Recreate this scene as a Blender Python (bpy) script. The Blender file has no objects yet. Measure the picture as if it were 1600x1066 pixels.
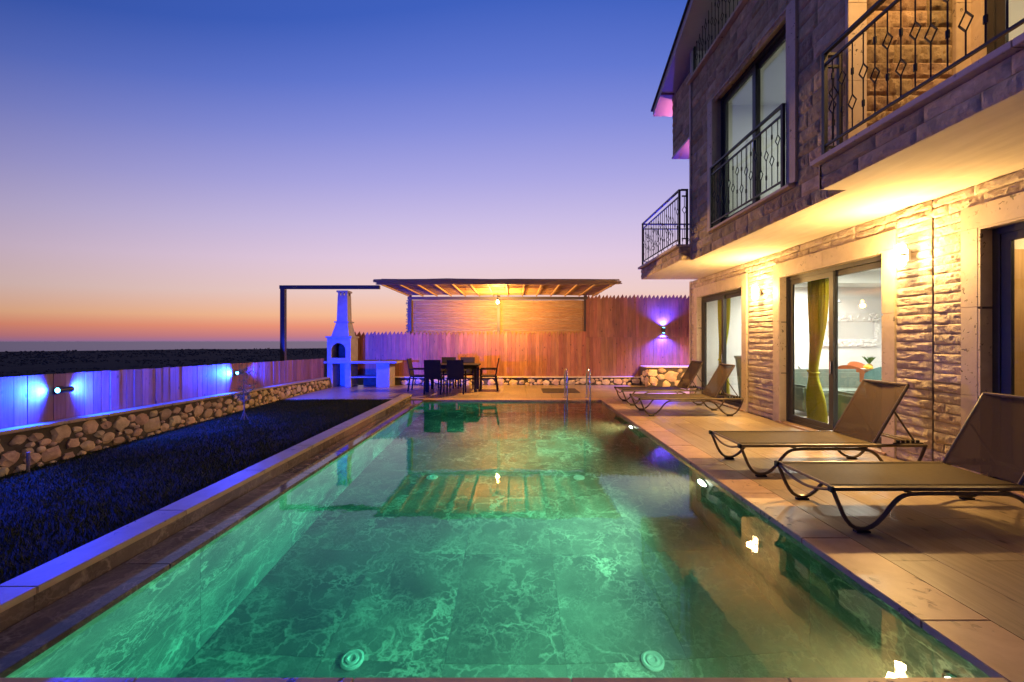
import bpy, bmesh, math, random
import numpy as np
from mathutils import Vector, Matrix, noise as mnoise
random.seed(7)
R = math.radians
sc = bpy.context.scene
C = sc.collection

# ------------------------------------------------------------------ camera
cam_d = bpy.data.cameras.new("camera")
cam = bpy.data.objects.new("camera", cam_d)
C.objects.link(cam)
cam.location = (0, 0, 1.5)
cam.rotation_euler = (R(90), 0, 0)
cam_d.sensor_width = 36
cam_d.lens = 14.4
cam_d.shift_x = -0.00375
cam_d.clip_start = 0.05
cam_d.clip_end = 120000
sc.camera = cam

# ------------------------------------------------------------------ view / cycles
sc.view_settings.view_transform = 'Standard'
sc.view_settings.look = 'None'
sc.view_settings.exposure = 0.0
sc.view_settings.gamma = 1.0
sc.render.engine = 'CYCLES'
cy = sc.cycles
cy.use_denoising = True
cy.max_bounces = 8
cy.diffuse_bounces = 3
cy.glossy_bounces = 4
cy.transmission_bounces = 6
cy.transparent_max_bounces = 12
cy.volume_bounces = 0
cy.caustics_reflective = False
cy.caustics_refractive = False
cy.sample_clamp_indirect = 6.0

def s2l(c):
    return tuple(((x / 255) / 12.92 if x / 255 <= 0.04045 else ((x / 255 + 0.055) / 1.055) ** 2.4) for x in c)

# ------------------------------------------------------------------ world: dusk sky
world = bpy.data.worlds.new("World")
sc.world = world
world.use_nodes = True
nt = world.node_tree
nt.nodes.clear()
def wn(t, **k):
    n = nt.nodes.new(t)
    for a, b in k.items():
        setattr(n, a, b)
    return n
def wmath(op, a, b=None):
    n = wn('ShaderNodeMath', operation=op)
    for i, v in enumerate((a, b)):
        if v is None:
            continue
        if isinstance(v, (int, float)):
            n.inputs[i].default_value = v
        else:
            nt.links.new(v, n.inputs[i])
    return n.outputs[0]
tc = wn('ShaderNodeTexCoord')
vr = wn('ShaderNodeVectorRotate', rotation_type='Z_AXIS')
vr.inputs['Angle'].default_value = R(4)          # the glow sits a little right of the pool axis
nt.links.new(tc.outputs['Generated'], vr.inputs['Vector'])
sx = wn('ShaderNodeSeparateXYZ')
nt.links.new(vr.outputs[0], sx.inputs[0])
X_, Y_, Z_ = sx.outputs
hor = wmath('SQRT', wmath('ADD', wmath('MULTIPLY', X_, X_), wmath('ADD', wmath('MULTIPLY', Y_, Y_), 1e-5)))
caz = wmath('DIVIDE', Y_, hor)
fac = wmath('ADD', 1.0, wmath('MULTIPLY', 0.85, wmath('SUBTRACT', 1.0, caz)))
s_ = wmath('MULTIPLY', wmath('MAXIMUM', Z_, 0.0), fac)
ramp = wn('ShaderNodeValToRGB')
nt.links.new(s_, ramp.inputs[0])
stops = [(0.0, (168, 122, 162)), (0.012, (206, 130, 138)), (0.036, (242, 152, 124)), (0.063, (251, 190, 150)),
         (0.12, (240, 206, 200)), (0.20, (228, 203, 225)), (0.28, (204, 190, 230)), (0.37, (172, 168, 228)),
         (0.47, (134, 143, 220)), (0.555, (98, 120, 209)), (0.645, (64, 97, 191)), (1.0, (48, 79, 170))]
el = ramp.color_ramp.elements
while len(el) < len(stops):
    el.new(0.5)
for e, (p, c) in zip(el, stops):
    e.position = p
    e.color = (*s2l(c), 1)
bg = wn('ShaderNodeBackground')
dim = wmath('MULTIPLY', wmath('MULTIPLY', wmath('POWER', wmath('SUBTRACT', 1.0, caz), 1.5), 1.1), hor)   # the sky pales away from the afterglow
nt.links.new(wmath('MAXIMUM', wmath('SUBTRACT', 1.0, dim), 0.35), bg.inputs['Strength'])
out = wn('ShaderNodeOutputWorld')
nt.links.new(ramp.outputs[0], bg.inputs[0])
nt.links.new(bg.outputs[0], out.inputs[0])

# ------------------------------------------------------------------ materials
def node(t, ty, **k):
    n = t.nodes.new(ty)
    for a, b in k.items():
        setattr(n, a, b)
    return n
def newmat(name):
    m = bpy.data.materials.new(name)
    m.use_nodes = True
    t = m.node_tree
    b = t.nodes['Principled BSDF']
    return m, t, b
def link(t, a, b):
    t.links.new(a, b)
def coords(t, stretch=(1, 1, 1), rnd=True):
    """world position, shifted per object so that alike pieces differ"""
    g = node(t, 'ShaderNodeNewGeometry')
    v = g.outputs['Position']
    if rnd:
        oi = node(t, 'ShaderNodeObjectInfo')
        mu = node(t, 'ShaderNodeVectorMath', operation='SCALE')
        mu.inputs[0].default_value = (37.0, 91.0, 53.0)
        link(t, oi.outputs['Random'], mu.inputs['Scale'])
        ad = node(t, 'ShaderNodeVectorMath', operation='ADD')
        link(t, v, ad.inputs[0]); link(t, mu.outputs[0], ad.inputs[1])
        v = ad.outputs[0]
    m = node(t, 'ShaderNodeMapping')
    m.inputs['Scale'].default_value = stretch
    link(t, v, m.inputs['Vector'])
    return m.outputs[0]
def noise(t, vec, scale, detail=5, rough=0.55, dist=0.0):
    n = node(t, 'ShaderNodeTexNoise')
    n.inputs['Scale'].default_value = scale
    n.inputs['Detail'].default_value = detail
    n.inputs['Roughness'].default_value = rough
    n.inputs['Distortion'].default_value = dist
    link(t, vec, n.inputs['Vector'])
    return n
def cramp(t, fac, stops):
    r = node(t, 'ShaderNodeValToRGB')
    e = r.color_ramp.elements
    while len(e) < len(stops):
        e.new(0.5)
    for x, (p, c) in zip(e, stops):
        x.position = p
        x.color = (*c, 1) if len(c) == 3 else c
    link(t, fac, r.inputs[0])
    return r.outputs[0]
def mixc(t, fac, a, b, mode='MIX'):
    n = node(t, 'ShaderNodeMix', data_type='RGBA', blend_type=mode)
    for sock, v in ((n.inputs[0], fac), (n.inputs[6], a), (n.inputs[7], b)):
        if isinstance(v, (int, float)):
            sock.default_value = v
        elif isinstance(v, tuple):
            sock.default_value = (*v, 1)
        else:
            link(t, v, sock)
    return n.outputs[2]
def rndval(t, col, amt, huevar=0.0):
    oi = node(t, 'ShaderNodeObjectInfo')
    mr = node(t, 'ShaderNodeMapRange')
    mr.inputs['To Min'].default_value = 1 - amt
    mr.inputs['To Max'].default_value = 1 + amt
    link(t, oi.outputs['Random'], mr.inputs[0])
    h = node(t, 'ShaderNodeHueSaturation')
    link(t, mr.outputs[0], h.inputs['Value'])
    if huevar:
        wn_ = node(t, 'ShaderNodeTexWhiteNoise', noise_dimensions='1D')
        link(t, oi.outputs['Random'], wn_.inputs['W'])
        m2 = node(t, 'ShaderNodeMapRange')
        m2.inputs['To Min'].default_value = 0.5 - huevar
        m2.inputs['To Max'].default_value = 0.5 + huevar
        link(t, wn_.outputs[0], m2.inputs[0]); link(t, m2.outputs[0], h.inputs['Hue'])
    link(t, col, h.inputs['Color'])
    return h.outputs[0]
def addbump(t, b, h, strength, dist=0.01, prev=None):
    n = node(t, 'ShaderNodeBump')
    n.inputs['Strength'].default_value = strength
    n.inputs['Distance'].default_value = dist
    link(t, h, n.inputs['Height'])
    if prev is not None:
        link(t, prev, n.inputs['Normal'])
    link(t, n.outputs[0], b.inputs['Normal'])
    return n.outputs[0]
def M(name, c1, c2=None, scale=6, rough=0.6, bump=0.0, bscale=40, bdist=0.01, rnd=0.0, metallic=0.0, stretch=(1, 1, 1), hue=0.0, rrough=0.0):
    m, t, b = newmat(name)
    b.inputs['Roughness'].default_value = rough
    b.inputs['Metallic'].default_value = metallic
    c2 = c2 or tuple(x * 0.8 for x in c1)
    v = coords(t, stretch)
    n = noise(t, v, scale)
    col = cramp(t, n.outputs[0], [(0.3, c1), (0.7, c2)])
    if rnd:
        col = rndval(t, col, rnd, hue)
    link(t, col, b.inputs['Base Color'])
    if rrough:
        mr = node(t, 'ShaderNodeMapRange')
        mr.inputs[1].default_value = 0.3; mr.inputs[2].default_value = 0.7
        mr.inputs['To Min'].default_value = rough - rrough
        mr.inputs['To Max'].default_value = rough + rrough
        link(t, n.outputs[0], mr.inputs[0]); link(t, mr.outputs[0], b.inputs['Roughness'])
    if bump:
        n2 = noise(t, v, bscale, 6, 0.65)
        addbump(t, b, n2.outputs[0], bump, bdist)
    return m
def emis(name, col, strength):
    m, t, b = newmat(name)
    b.inputs['Base Color'].default_value = (*[min(1, x) for x in col], 1)
    b.inputs['Emission Color'].default_value = (*col, 1)
    b.inputs['Emission Strength'].default_value = strength
    return m
def travertine(name, c1, c2, rough=0.55, pits=0.62, rnd=0.08, pscale=22, stretch=(1, 1, 1)):
    m, t, b = newmat(name)
    v = coords(t, stretch)
    n = noise(t, v, 5, 6, 0.6, 0.4)
    col = cramp(t, n.outputs[0], [(0.28, c1), (0.72, c2)])
    p = noise(t, v, pscale, 4, 0.5, 0.6)
    pm = cramp(t, p.outputs[0], [(pits, (0, 0, 0)), (pits + 0.035, (1, 1, 1))])
    big = noise(t, v, 2.3, 2)
    gate = cramp(t, big.outputs[0], [(0.48, (0, 0, 0)), (0.62, (1, 1, 1))])
    pit = mixc(t, 1.0, pm, gate, 'MULTIPLY')
    col = mixc(t, pit, col, tuple(x * 0.22 for x in c2))
    col = rndval(t, col, rnd)
    link(t, col, b.inputs['Base Color'])
    b.inputs['Roughness'].default_value = rough
    inv = node(t, 'ShaderNodeInvert'); link(t, pit, inv.inputs['Color'])
    nb = addbump(t, b, inv.outputs[0], 0.6, 0.006)
    n3 = noise(t, v, 90, 4)
    addbump(t, b, n3.outputs[0], 0.12, 0.004, nb)
    return m
def woodmat(name, c1, c2, c3, axis=2, rough=0.6, rnd=0.22, hue=0.012):
    m, t, b = newmat(name)
    st = [14, 14, 14]; st[axis] = 0.9
    v = coords(t, tuple(st))
    n = noise(t, v, 2.2, 7, 0.62, 0.5)
    col = cramp(t, n.outputs[0], [(0.25, c1), (0.5, c2), (0.75, c3)])
    s2 = [2.2, 2.2, 2.2]; s2[axis] = 1.2
    v2 = coords(t, tuple(s2))
    vo = node(t, 'ShaderNodeTexVoronoi'); vo.inputs['Scale'].default_value = 2.6
    link(t, v2, vo.inputs['Vector'])
    k = cramp(t, vo.outputs['Distance'], [(0.05, (1, 1, 1)), (0.13, (0, 0, 0))])
    col = mixc(t, k, col, tuple(x * 0.3 for x in c1))
    v3 = coords(t, (1, 1, 1))
    n4 = noise(t, v3, 1.6, 4)
    col = mixc(t, 0.55, col, cramp(t, n4.outputs[0], [(0.3, (0.55, 0.5, 0.46)), (0.7, (1.1, 1.1, 1.1))]), 'MULTIPLY')
    col = rndval(t, col, rnd, hue)
    link(t, col, b.inputs['Base Color'])
    b.inputs['Roughness'].default_value = rough
    addbump(t, b, n.outputs[0], 0.35, 0.004)
    return m
def marble(name, base1, base2, vein, rough=0.2, vs=2.0, rnd=0.12):
    m, t, b = newmat(name)
    v = coords(t)
    d = noise(t, v, 2.2, 6, 0.6)
    sub = node(t, 'ShaderNodeVectorMath', operation='SUBTRACT'); sub.inputs[1].default_value = (0.5, 0.5, 0.5)
    link(t, d.outputs['Color'], sub.inputs[0])
    sc_ = node(t, 'ShaderNodeVectorMath', operation='SCALE'); sc_.inputs['Scale'].default_value = 0.85
    link(t, sub.outputs[0], sc_.inputs[0])
    ad = node(t, 'ShaderNodeVectorMath', operation='ADD')
    link(t, v, ad.inputs[0]); link(t, sc_.outputs[0], ad.inputs[1])
    big = noise(t, v, 0.9, 3)
    base = mixc(t, 0.6, cramp(t, d.outputs[0], [(0.36, base1), (0.62, base2)]), cramp(t, big.outputs[0], [(0.35, base1), (0.65, tuple(min(1, q * 1.35) for q in base2))]))
    col = base
    for k, (s, w, amt) in enumerate(((vs, 0.05, 0.75), (vs * 2.7, 0.085, 0.6), (vs * 6.5, 0.12, 0.3))):
        vo = node(t, 'ShaderNodeTexVoronoi', feature='DISTANCE_TO_EDGE')
        vo.inputs['Scale'].default_value = s
        link(t, ad.outputs[0], vo.inputs['Vector'])
        vein_m = cramp(t, vo.outputs['Distance'], [(0.0, (amt, amt, amt)), (w, (0, 0, 0))])
        g = noise(t, v, 1.3 + k, 3)
        gate = cramp(t, g.outputs[0], [(0.42, (0, 0, 0)), (0.72, (1, 1, 1))])
        f = mixc(t, 1.0, vein_m, gate, 'MULTIPLY')
        col = mixc(t, f, col, vein)
    col = rndval(t, col, rnd)
    link(t, col, b.inputs['Base Color'])
    b.inputs['Roughness'].default_value = rough
    return m
def splitstone(name, c1, c2, rnd=0.16, hue=0.01, bump=0.9):
    m, t, b = newmat(name)
    v = coords(t)
    n = noise(t, v, 9, 7, 0.65)
    col = cramp(t, n.outputs[0], [(0.3, c1), (0.7, c2)])
    n5 = noise(t, v, 3.0, 3)
    col = mixc(t, 0.5, col, cramp(t, n5.outputs[0], [(0.35, (0.6, 0.55, 0.5)), (0.65, (1.1, 1.08, 1.05))]), 'MULTIPLY')
    col = rndval(t, col, rnd, hue)
    link(t, col, b.inputs['Base Color'])
    b.inputs['Roughness'].default_value = 0.9
    n2 = noise(t, v, 26, 8, 0.7)
    addbump(t, b, n2.outputs[0], bump, 0.02)
    return m
def glassmat(name, tint=(0.93, 0.96, 0.95), f0=1.5):
    m = bpy.data.materials.new(name); m.use_nodes = True
    t = m.node_tree; t.nodes.clear()
    tr = node(t, 'ShaderNodeBsdfTransparent'); tr.inputs[0].default_value = (*tint, 1)
    gl = node(t, 'ShaderNodeBsdfGlossy'); gl.inputs['Roughness'].default_value = 0.01
    lw_ = node(t, 'ShaderNodeLayerWeight'); lw_.inputs['Blend'].default_value = 0.5
    pw = node(t, 'ShaderNodeMath', operation='POWER'); pw.inputs[1].default_value = 4.5
    link(t, lw_.outputs['Facing'], pw.inputs[0])
    fr = node(t, 'ShaderNodeMath', operation='MULTIPLY_ADD'); fr.inputs[1].default_value = 0.95; fr.inputs[2].default_value = 0.04
    link(t, pw.outputs[0], fr.inputs[0])
    mx = node(t, 'ShaderNodeMixShader'); o = node(t, 'ShaderNodeOutputMaterial')
    link(t, fr.outputs[0], mx.inputs[0]); link(t, tr.outputs[0], mx.inputs[1]); link(t, gl.outputs[0], mx.inputs[2])
    link(t, mx.outputs[0], o.inputs[0])
    return m
def slingmat(name, col, alpha):
    m, t, b = newmat(name)
    v = coords(t)
    n = noise(t, v, 30, 3)
    link(t, cramp(t, n.outputs[0], [(0.3, col), (0.7, tuple(x * 1.25 for x in col))]), b.inputs['Base Color'])
    b.inputs['Roughness'].default_value = 0.55
    b.inputs['Alpha'].default_value = alpha
    w = noise(t, v, 260, 2)
    addbump(t, b, w.outputs[0], 0.3, 0.002)
    return m
def watermat():
    m = bpy.data.materials.new("pool_water"); m.use_nodes = True
    t = m.node_tree; t.nodes.clear()
    g = node(t, 'ShaderNodeBsdfGlass'); g.inputs['IOR'].default_value = 1.42; g.inputs['Roughness'].default_value = 0.0
    v = coords(t, (1, 1, 1), False)
    n1 = noise(t, v, 2.4, 3, 0.5)
    n2 = noise(t, v, 17, 3, 0.5)
    mm = node(t, 'ShaderNodeMath', operation='MULTIPLY_ADD'); mm.inputs[1].default_value = 0.14
    link(t, n2.outputs[0], mm.inputs[0]); link(t, n1.outputs[0], mm.inputs[2])
    bp = node(t, 'ShaderNodeBump'); bp.inputs['Strength'].default_value = 0.013; bp.inputs['Distance'].default_value = 0.1
    link(t, mm.outputs[0], bp.inputs['Height']); link(t, bp.outputs[0], g.inputs['Normal'])
    ab = node(t, 'ShaderNodeVolumeAbsorption'); ab.inputs['Color'].default_value = (0.0, 0.86, 0.90, 1); ab.inputs['Density'].default_value = 0.50
    scn = node(t, 'ShaderNodeVolumeScatter'); scn.inputs['Color'].default_value = (1.0, 0.95, 0.7, 1); scn.inputs['Density'].default_value = 0.018
    scn.inputs['Anisotropy'].default_value = 0.1
    ad = node(t, 'ShaderNodeAddShader')
    link(t, ab.outputs[0], ad.inputs[0]); link(t, scn.outputs[0], ad.inputs[1])
    o = node(t, 'ShaderNodeOutputMaterial')
    link(t, g.outputs[0], o.inputs['Surface']); link(t, ad.outputs[0], o.inputs['Volume'])
    return m

MT = dict(
    gstone=splitstone("cream_split_stone", (0.66, 0.57, 0.45), (0.46, 0.375, 0.28), rnd=0.09),
    ustone=splitstone("grey_split_stone", (0.60, 0.50, 0.30), (0.38, 0.305, 0.175), rnd=0.26, hue=0.015, bump=0.7),
    tstone=splitstone("tan_split_stone", (0.42, 0.31, 0.18), (0.24, 0.17, 0.095), rnd=0.3, hue=0.015),
    mortar=M("mortar", (0.24, 0.21, 0.18), (0.17, 0.15, 0.13), 12, 0.95, 0.4),
    darkmortar=M("dark_mortar", (0.085, 0.07, 0.055), (0.05, 0.042, 0.035), 12, 0.95, 0.5, 50),
    trim=travertine("travertine_trim", (0.60, 0.50, 0.37), (0.47, 0.38, 0.27)),
    kerbstone=travertine("kerb_stone", (0.36, 0.28, 0.20), (0.27, 0.20, 0.14), 0.6),
    coping=travertine("red_travertine", (0.45, 0.285, 0.165), (0.32, 0.19, 0.105), 0.38, 0.6, 0.1, 18, (1, 1.0, 1)),
    plaster=M("soffit_plaster", (0.70, 0.62, 0.48), (0.60, 0.52, 0.40), 3.5, 0.85, 0.3, 60, 0.004, stretch=(2.5, 0.6, 1)),
    white=M("white_plaster", (0.78, 0.77, 0.73), (0.72, 0.70, 0.66), 3, 0.8, 0.1, 60, 0.003),
    interior=M("interior_paint", (0.80, 0.80, 0.77), (0.77, 0.77, 0.74), 2, 0.8),
    fascia=M("painted_fascia", (0.60, 0.56, 0.55), (0.52, 0.49, 0.48), 3, 0.6),
    rooftile=M("dark_roof_edge", (0.05, 0.04, 0.04), (0.03, 0.03, 0.03), 6, 0.7, 0.3),
    pine=woodmat("orange_pine", (0.17, 0.062, 0.036), (0.28, 0.108, 0.058), (0.37, 0.155, 0.08)),
    paleboard=woodmat("pale_board", (0.15, 0.062, 0.075), (0.22, 0.092, 0.11), (0.30, 0.14, 0.15)),
    marble=marble("pool_marble", (0.06, 0.072, 0.064), (0.20, 0.21, 0.175), (0.85, 0.85, 0.72), 0.3),
    rimmarble=marble("rim_marble", (0.065, 0.058, 0.06), (0.13, 0.115, 0.115), (0.36, 0.32, 0.29), 0.06),
    grout=M("grout", (0.16, 0.14, 0.12), (0.11, 0.10, 0.09), 20, 0.9),
    poolgrout=M("pool_grout", (0.30, 0.30, 0.25), (0.24, 0.24, 0.2), 20, 0.8),
    deck=woodmat("wood_look_tile", (0.20, 0.145, 0.085), (0.28, 0.208, 0.128), (0.35, 0.27, 0.17), 1, 0.34, 0.13, 0.006),
    iron=M("black_iron", (0.014, 0.013, 0.013), (0.02, 0.018, 0.018), 20, 0.45, 0.1, 80),
    frame=M("anthracite_frame", (0.030, 0.032, 0.036), (0.025, 0.026, 0.03), 8, 0.42),
    bronze=M("bronze_tube", (0.115, 0.085, 0.055), (0.095, 0.07, 0.045), 10, 0.33, metallic=0.35),
    sling=slingmat("mesh_sling", (0.062, 0.045, 0.023), 0.86),
    slingback=slingmat("mesh_sling_back", (0.065, 0.043, 0.027), 0.74),
    rubber=M("black_rubber", (0.012, 0.012, 0.012), None, 10, 0.8),
    chrome=M("polished_steel", (0.62, 0.62, 0.62), (0.55, 0.55, 0.55), 5, 0.14, metallic=1.0),
    glass=glassmat("window_glass"),
    water=watermat(),
    soil=M("lawn_soil", (0.032, 0.030, 0.012), (0.02, 0.020, 0.008), 9, 0.95, 0.6, 60),
    grass=M("grass_blade", (0.032, 0.044, 0.008), (0.046, 0.05, 0.012), 5, 0.7),
    leaf=M("sapling_leaf", (0.06, 0.10, 0.035), (0.08, 0.12, 0.04), 20, 0.5, rnd=0.2),
    bark=M("pale_bark", (0.17, 0.14, 0.10), (0.11, 0.09, 0.065), 40, 0.9, 0.4),
    reed=M("dry_reed", (0.42, 0.24, 0.10), (0.22, 0.115, 0.05), 26, 0.6, 0.3, 60, stretch=(0.3, 3, 6)),
    reedpale=M("pale_cane", (0.55, 0.42, 0.24), (0.42, 0.30, 0.16), 12, 0.5, stretch=(6, 0.4, 6)),
    reedmat=M("reed_mat", (0.40, 0.29, 0.16), (0.24, 0.16, 0.085), 30, 0.7, 0.5, 40, stretch=(0.25, 3, 3)),
    steelpost=M("painted_steel_post", (0.055, 0.040, 0.040), (0.045, 0.032, 0.032), 8, 0.5),
    rubble=splitstone("field_stone", (0.64, 0.50, 0.35), (0.42, 0.31, 0.21), rnd=0.24, hue=0.025, bump=0.6),
    bbq=M("cast_concrete", (0.34, 0.30, 0.34), (0.26, 0.225, 0.26), 7, 0.8, 0.25, 50, rnd=0.06),
    soot=M("soot_brick", (0.06, 0.05, 0.045), (0.03, 0.025, 0.022), 12, 0.9, 0.4),
    rattan=M("dark_rattan", (0.028, 0.024, 0.024), (0.018, 0.016, 0.016), 60, 0.5, 0.5, 120, stretch=(1, 1, 3)),
    hatch=M("hatch_plate", (0.035, 0.028, 0.022), (0.025, 0.02, 0.017), 15, 0.6, 0.3),
    curtain=M("chartreuse_curtain", (0.70, 0.70, 0.04), (0.60, 0.60, 0.03), 10, 0.75, 0.1, 120),
    velvet=M("sage_velvet", (0.20, 0.26, 0.22), (0.16, 0.21, 0.18), 10, 0.8, rnd=0.08),
    teal=M("teal_velvet", (0.20, 0.36, 0.36), (0.16, 0.30, 0.30), 10, 0.8),
    paleblue=M("pale_blue_velvet", (0.42, 0.52, 0.54), (0.36, 0.46, 0.48), 10, 0.8),
    orange=M("rust_velvet", (0.55, 0.15, 0.05), (0.45, 0.12, 0.04), 10, 0.8),
    walnut=M("walnut_top", (0.22, 0.11, 0.055), (0.15, 0.075, 0.04), 8, 0.4, stretch=(1, 8, 8)),
    yellow=M("yellow_fruit", (0.75, 0.50, 0.05), (0.65, 0.38, 0.03), 30, 0.5),
    pineskin=M("pineapple_skin", (0.42, 0.25, 0.06), (0.25, 0.14, 0.04), 60, 0.7, 0.8, 60),
    greenleaf=M("pineapple_leaf", (0.10, 0.20, 0.06), (0.07, 0.15, 0.05), 20, 0.5),
    mirror=M("mirror_glass", (0.8, 0.8, 0.8), (0.8, 0.8, 0.8), 1, 0.03, metallic=1.0),
    grey=M("grey_ceramic", (0.33, 0.33, 0.33), (0.28, 0.28, 0.28), 5, 0.5),
    floorin=M("interior_floor", (0.50, 0.46, 0.40), (0.42, 0.38, 0.33), 2, 0.3),
    lampblack=M("lamp_housing", (0.012, 0.012, 0.013), None, 10, 0.4),
    oakdoor=woodmat("oak_cabinet", (0.52, 0.33, 0.13), (0.64, 0.43, 0.19), (0.72, 0.50, 0.24), 2, 0.5, 0.02, 0),
    tv=M("black_screen", (0.01, 0.01, 0.011), None, 5, 0.2),
    land=M("dusk_scrub", (0.05, 0.048, 0.045), (0.035, 0.034, 0.032), 0.01, 0.95),
    treecrown=M("far_foliage", (0.095, 0.085, 0.095), (0.065, 0.058, 0.065), 0.3, 0.95),  # violet-grey tint puts the distance haze into the foliage colour
    sea=M("sea", (0.05, 0.035, 0.085), (0.06, 0.04, 0.09), 0.0005, 0.35),
    e_warm=emis("warm_bulb", (1.0, 0.72, 0.36), 40),
    e_amber=emis("amber_bulb", (1.0, 0.55, 0.12), 60),
    e_blue=emis("blue_lens", (0.15, 0.75, 1.0), 14),
    e_pool=emis("pool_lens", (1.0, 0.90, 0.68), 22),
    e_white=emis("ceiling_lens", (1.0, 0.93, 0.8), 18),
    e_pink=emis("pink_lens", (1.0, 0.3, 0.55), 10),
    pvc=M("white_plastic", (0.75, 0.76, 0.74), None, 5, 0.4),
)

for k_ in ('rattan', 'sling', 'slingback', 'grass', 'soil', 'land', 'treecrown'):
    MT[k_].node_tree.nodes['Principled BSDF'].inputs['Specular IOR Level'].default_value = 0.05

# ------------------------------------------------------------------ mesh helpers
ROOT = {}
class MB:
    def __init__(s):
        s.v = []; s.f = []
    def add(s, vs, fs):
        k = len(s.v)
        s.v += [tuple(p) for p in vs]
        s.f += [tuple(i + k for i in f) for f in fs]
        return s
    def hexa(s, p):       # 8 points: bottom ring 0-3, top ring 4-7
        return s.add(p, [(3, 2, 1, 0), (4, 5, 6, 7), (0, 1, 5, 4), (1, 2, 6, 5), (2, 3, 7, 6), (3, 0, 4, 7)])
    def box(s, x0, x1, y0, y1, z0, z1):
        return s.hexa([(x0, y0, z0), (x1, y0, z0), (x1, y1, z0), (x0, y1, z0), (x0, y0, z1), (x1, y0, z1), (x1, y1, z1), (x0, y1, z1)])
    def tube(s, path, r, n=8, closed=False):
        path = [Vector(p) for p in path]
        m = len(path); rings = []
        up = None
        for i, p in enumerate(path):
            a = path[i - 1] if (i > 0 or closed) else p
            b = path[(i + 1) % m] if (i < m - 1 or closed) else p
            d = (b - a).normalized()
            if up is None:
                up = Vector((0, 0, 1)) if abs(d.z) < 0.9 else Vector((1, 0, 0))
            u = (up - d * up.dot(d))
            if u.length < 1e-4:
                u = d.orthogonal()
            u.normalize(); up = u
            w = d.cross(u)
            rr = r[i] if isinstance(r, (list, tuple)) else r
            rings.append([p + (u * math.cos(2 * math.pi * k / n) + w * math.sin(2 * math.pi * k / n)) * rr for k in range(n)])
        vs = [q for g in rings for q in g]; fs = []
        for i in range(m if closed else m - 1):
            j = (i + 1) % m
            for k in range(n):
                l = (k + 1) % n
                fs.append((i * n + k, i * n + l, j * n + l, j * n + k))
        if not closed:
            fs.append(tuple(reversed(range(n)))); fs.append(tuple((m - 1) * n + k for k in range(n)))
        return s.add(vs, fs)
    def lathe(s, prof, c=(0, 0, 0), n=20, axis='Z'):
        vs = []; fs = []
        for (r, z) in prof:
            for k in range(n):
                a = 2 * math.pi * k / n
                p = (r * math.cos(a), r * math.sin(a), z)
                if axis == 'X': p = (p[2], p[0], p[1])
                if axis == 'Y': p = (p[0], p[2], p[1])
                vs.append((p[0] + c[0], p[1] + c[1], p[2] + c[2]))
        for i in range(len(prof) - 1):
            for k in range(n):
                l = (k + 1) % n
                fs.append((i * n + k, i * n + l, (i + 1) * n + l, (i + 1) * n + k))
        fs.append(tuple(reversed(range(n)))); fs.append(tuple((len(prof) - 1) * n + k for k in range(n)))
        return s.add(vs, fs)
    def prism(s, poly, a0, a1, axis='Y'):      # poly in the other two axes, counted (x,z) for Y, (y,z) for X, (x,y) for Z
        n = len(poly)
        def P(p, a):
            return {'Y': (p[0], a, p[1]), 'X': (a, p[0], p[1]), 'Z': (p[0], p[1], a)}[axis]
        vs = [P(p, a0) for p in poly] + [P(p, a1) for p in poly]
        fs = [tuple(range(n)), tuple(reversed(range(n, 2 * n)))]
        fs += [(i, n + i, n + (i + 1) % n, (i + 1) % n) for i in range(n)]
        return s.add(vs, fs)
    def mesh(s, name, mat=None, smooth=False, fix=True):
        me = bpy.data.meshes.new(name)
        me.from_pydata(s.v, [], s.f)
        if fix:
            bm = bmesh.new(); bm.from_mesh(me)
            bmesh.ops.recalc_face_normals(bm, faces=bm.faces)
            bm.to_mesh(me); bm.free()
        if mat: me.materials.append(MT[mat])
        if smooth: me.shade_smooth()
        return me
    def build(s, name, mat, parent=None, smooth=False, bevel=0.0, seg=2, fix=True):
        me = s.mesh(name, mat, False, fix)
        if bevel:
            bm = bmesh.new(); bm.from_mesh(me)
            bmesh.ops.bevel(bm, geom=[e for e in bm.edges if e.is_manifold and e.calc_face_angle(0) > 0.5], offset=bevel, segments=seg, affect='EDGES', clamp_overlap=True)
            bm.to_mesh(me); bm.free()
        if smooth:
            me.shade_smooth()
            me.set_sharp_from_angle(angle=R(40))
        return link_obj(name, me, parent)
def link_obj(name, data, parent=None, loc=None, rot=None, scale=None):
    o = bpy.data.objects.new(name, data)
    C.objects.link(o)
    if loc is not None: o.location = loc
    if rot is not None: o.rotation_euler = rot
    if scale is not None: o.scale = scale
    if parent is not None:
        o.parent = parent
        if parent.name in ROOT:
            o.matrix_parent_inverse = Matrix.Translation(-Vector(ROOT[parent.name]))
    return o
def tag(o, label=None, cat=None, group=None, kind=None):
    if label: o['label'] = label
    if cat: o['category'] = cat
    if group: o['group'] = group
    if kind: o['kind'] = kind
    return o
def thing(name, label, cat, loc=(0, 0, 0), group=None, local=False):
    o = bpy.data.objects.new(name, None)
    C.objects.link(o)
    o.empty_display_size = 0.2
    if not local:
        o.location = loc
        ROOT[o.name] = loc
    return tag(o, label, cat, group)
def copy_tree(o, parent=None):
    c = o.copy(); C.objects.link(c)
    if parent is not None: c.parent = parent
    for ch in list(o.children):
        copy_tree(ch, c)
    return c
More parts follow.
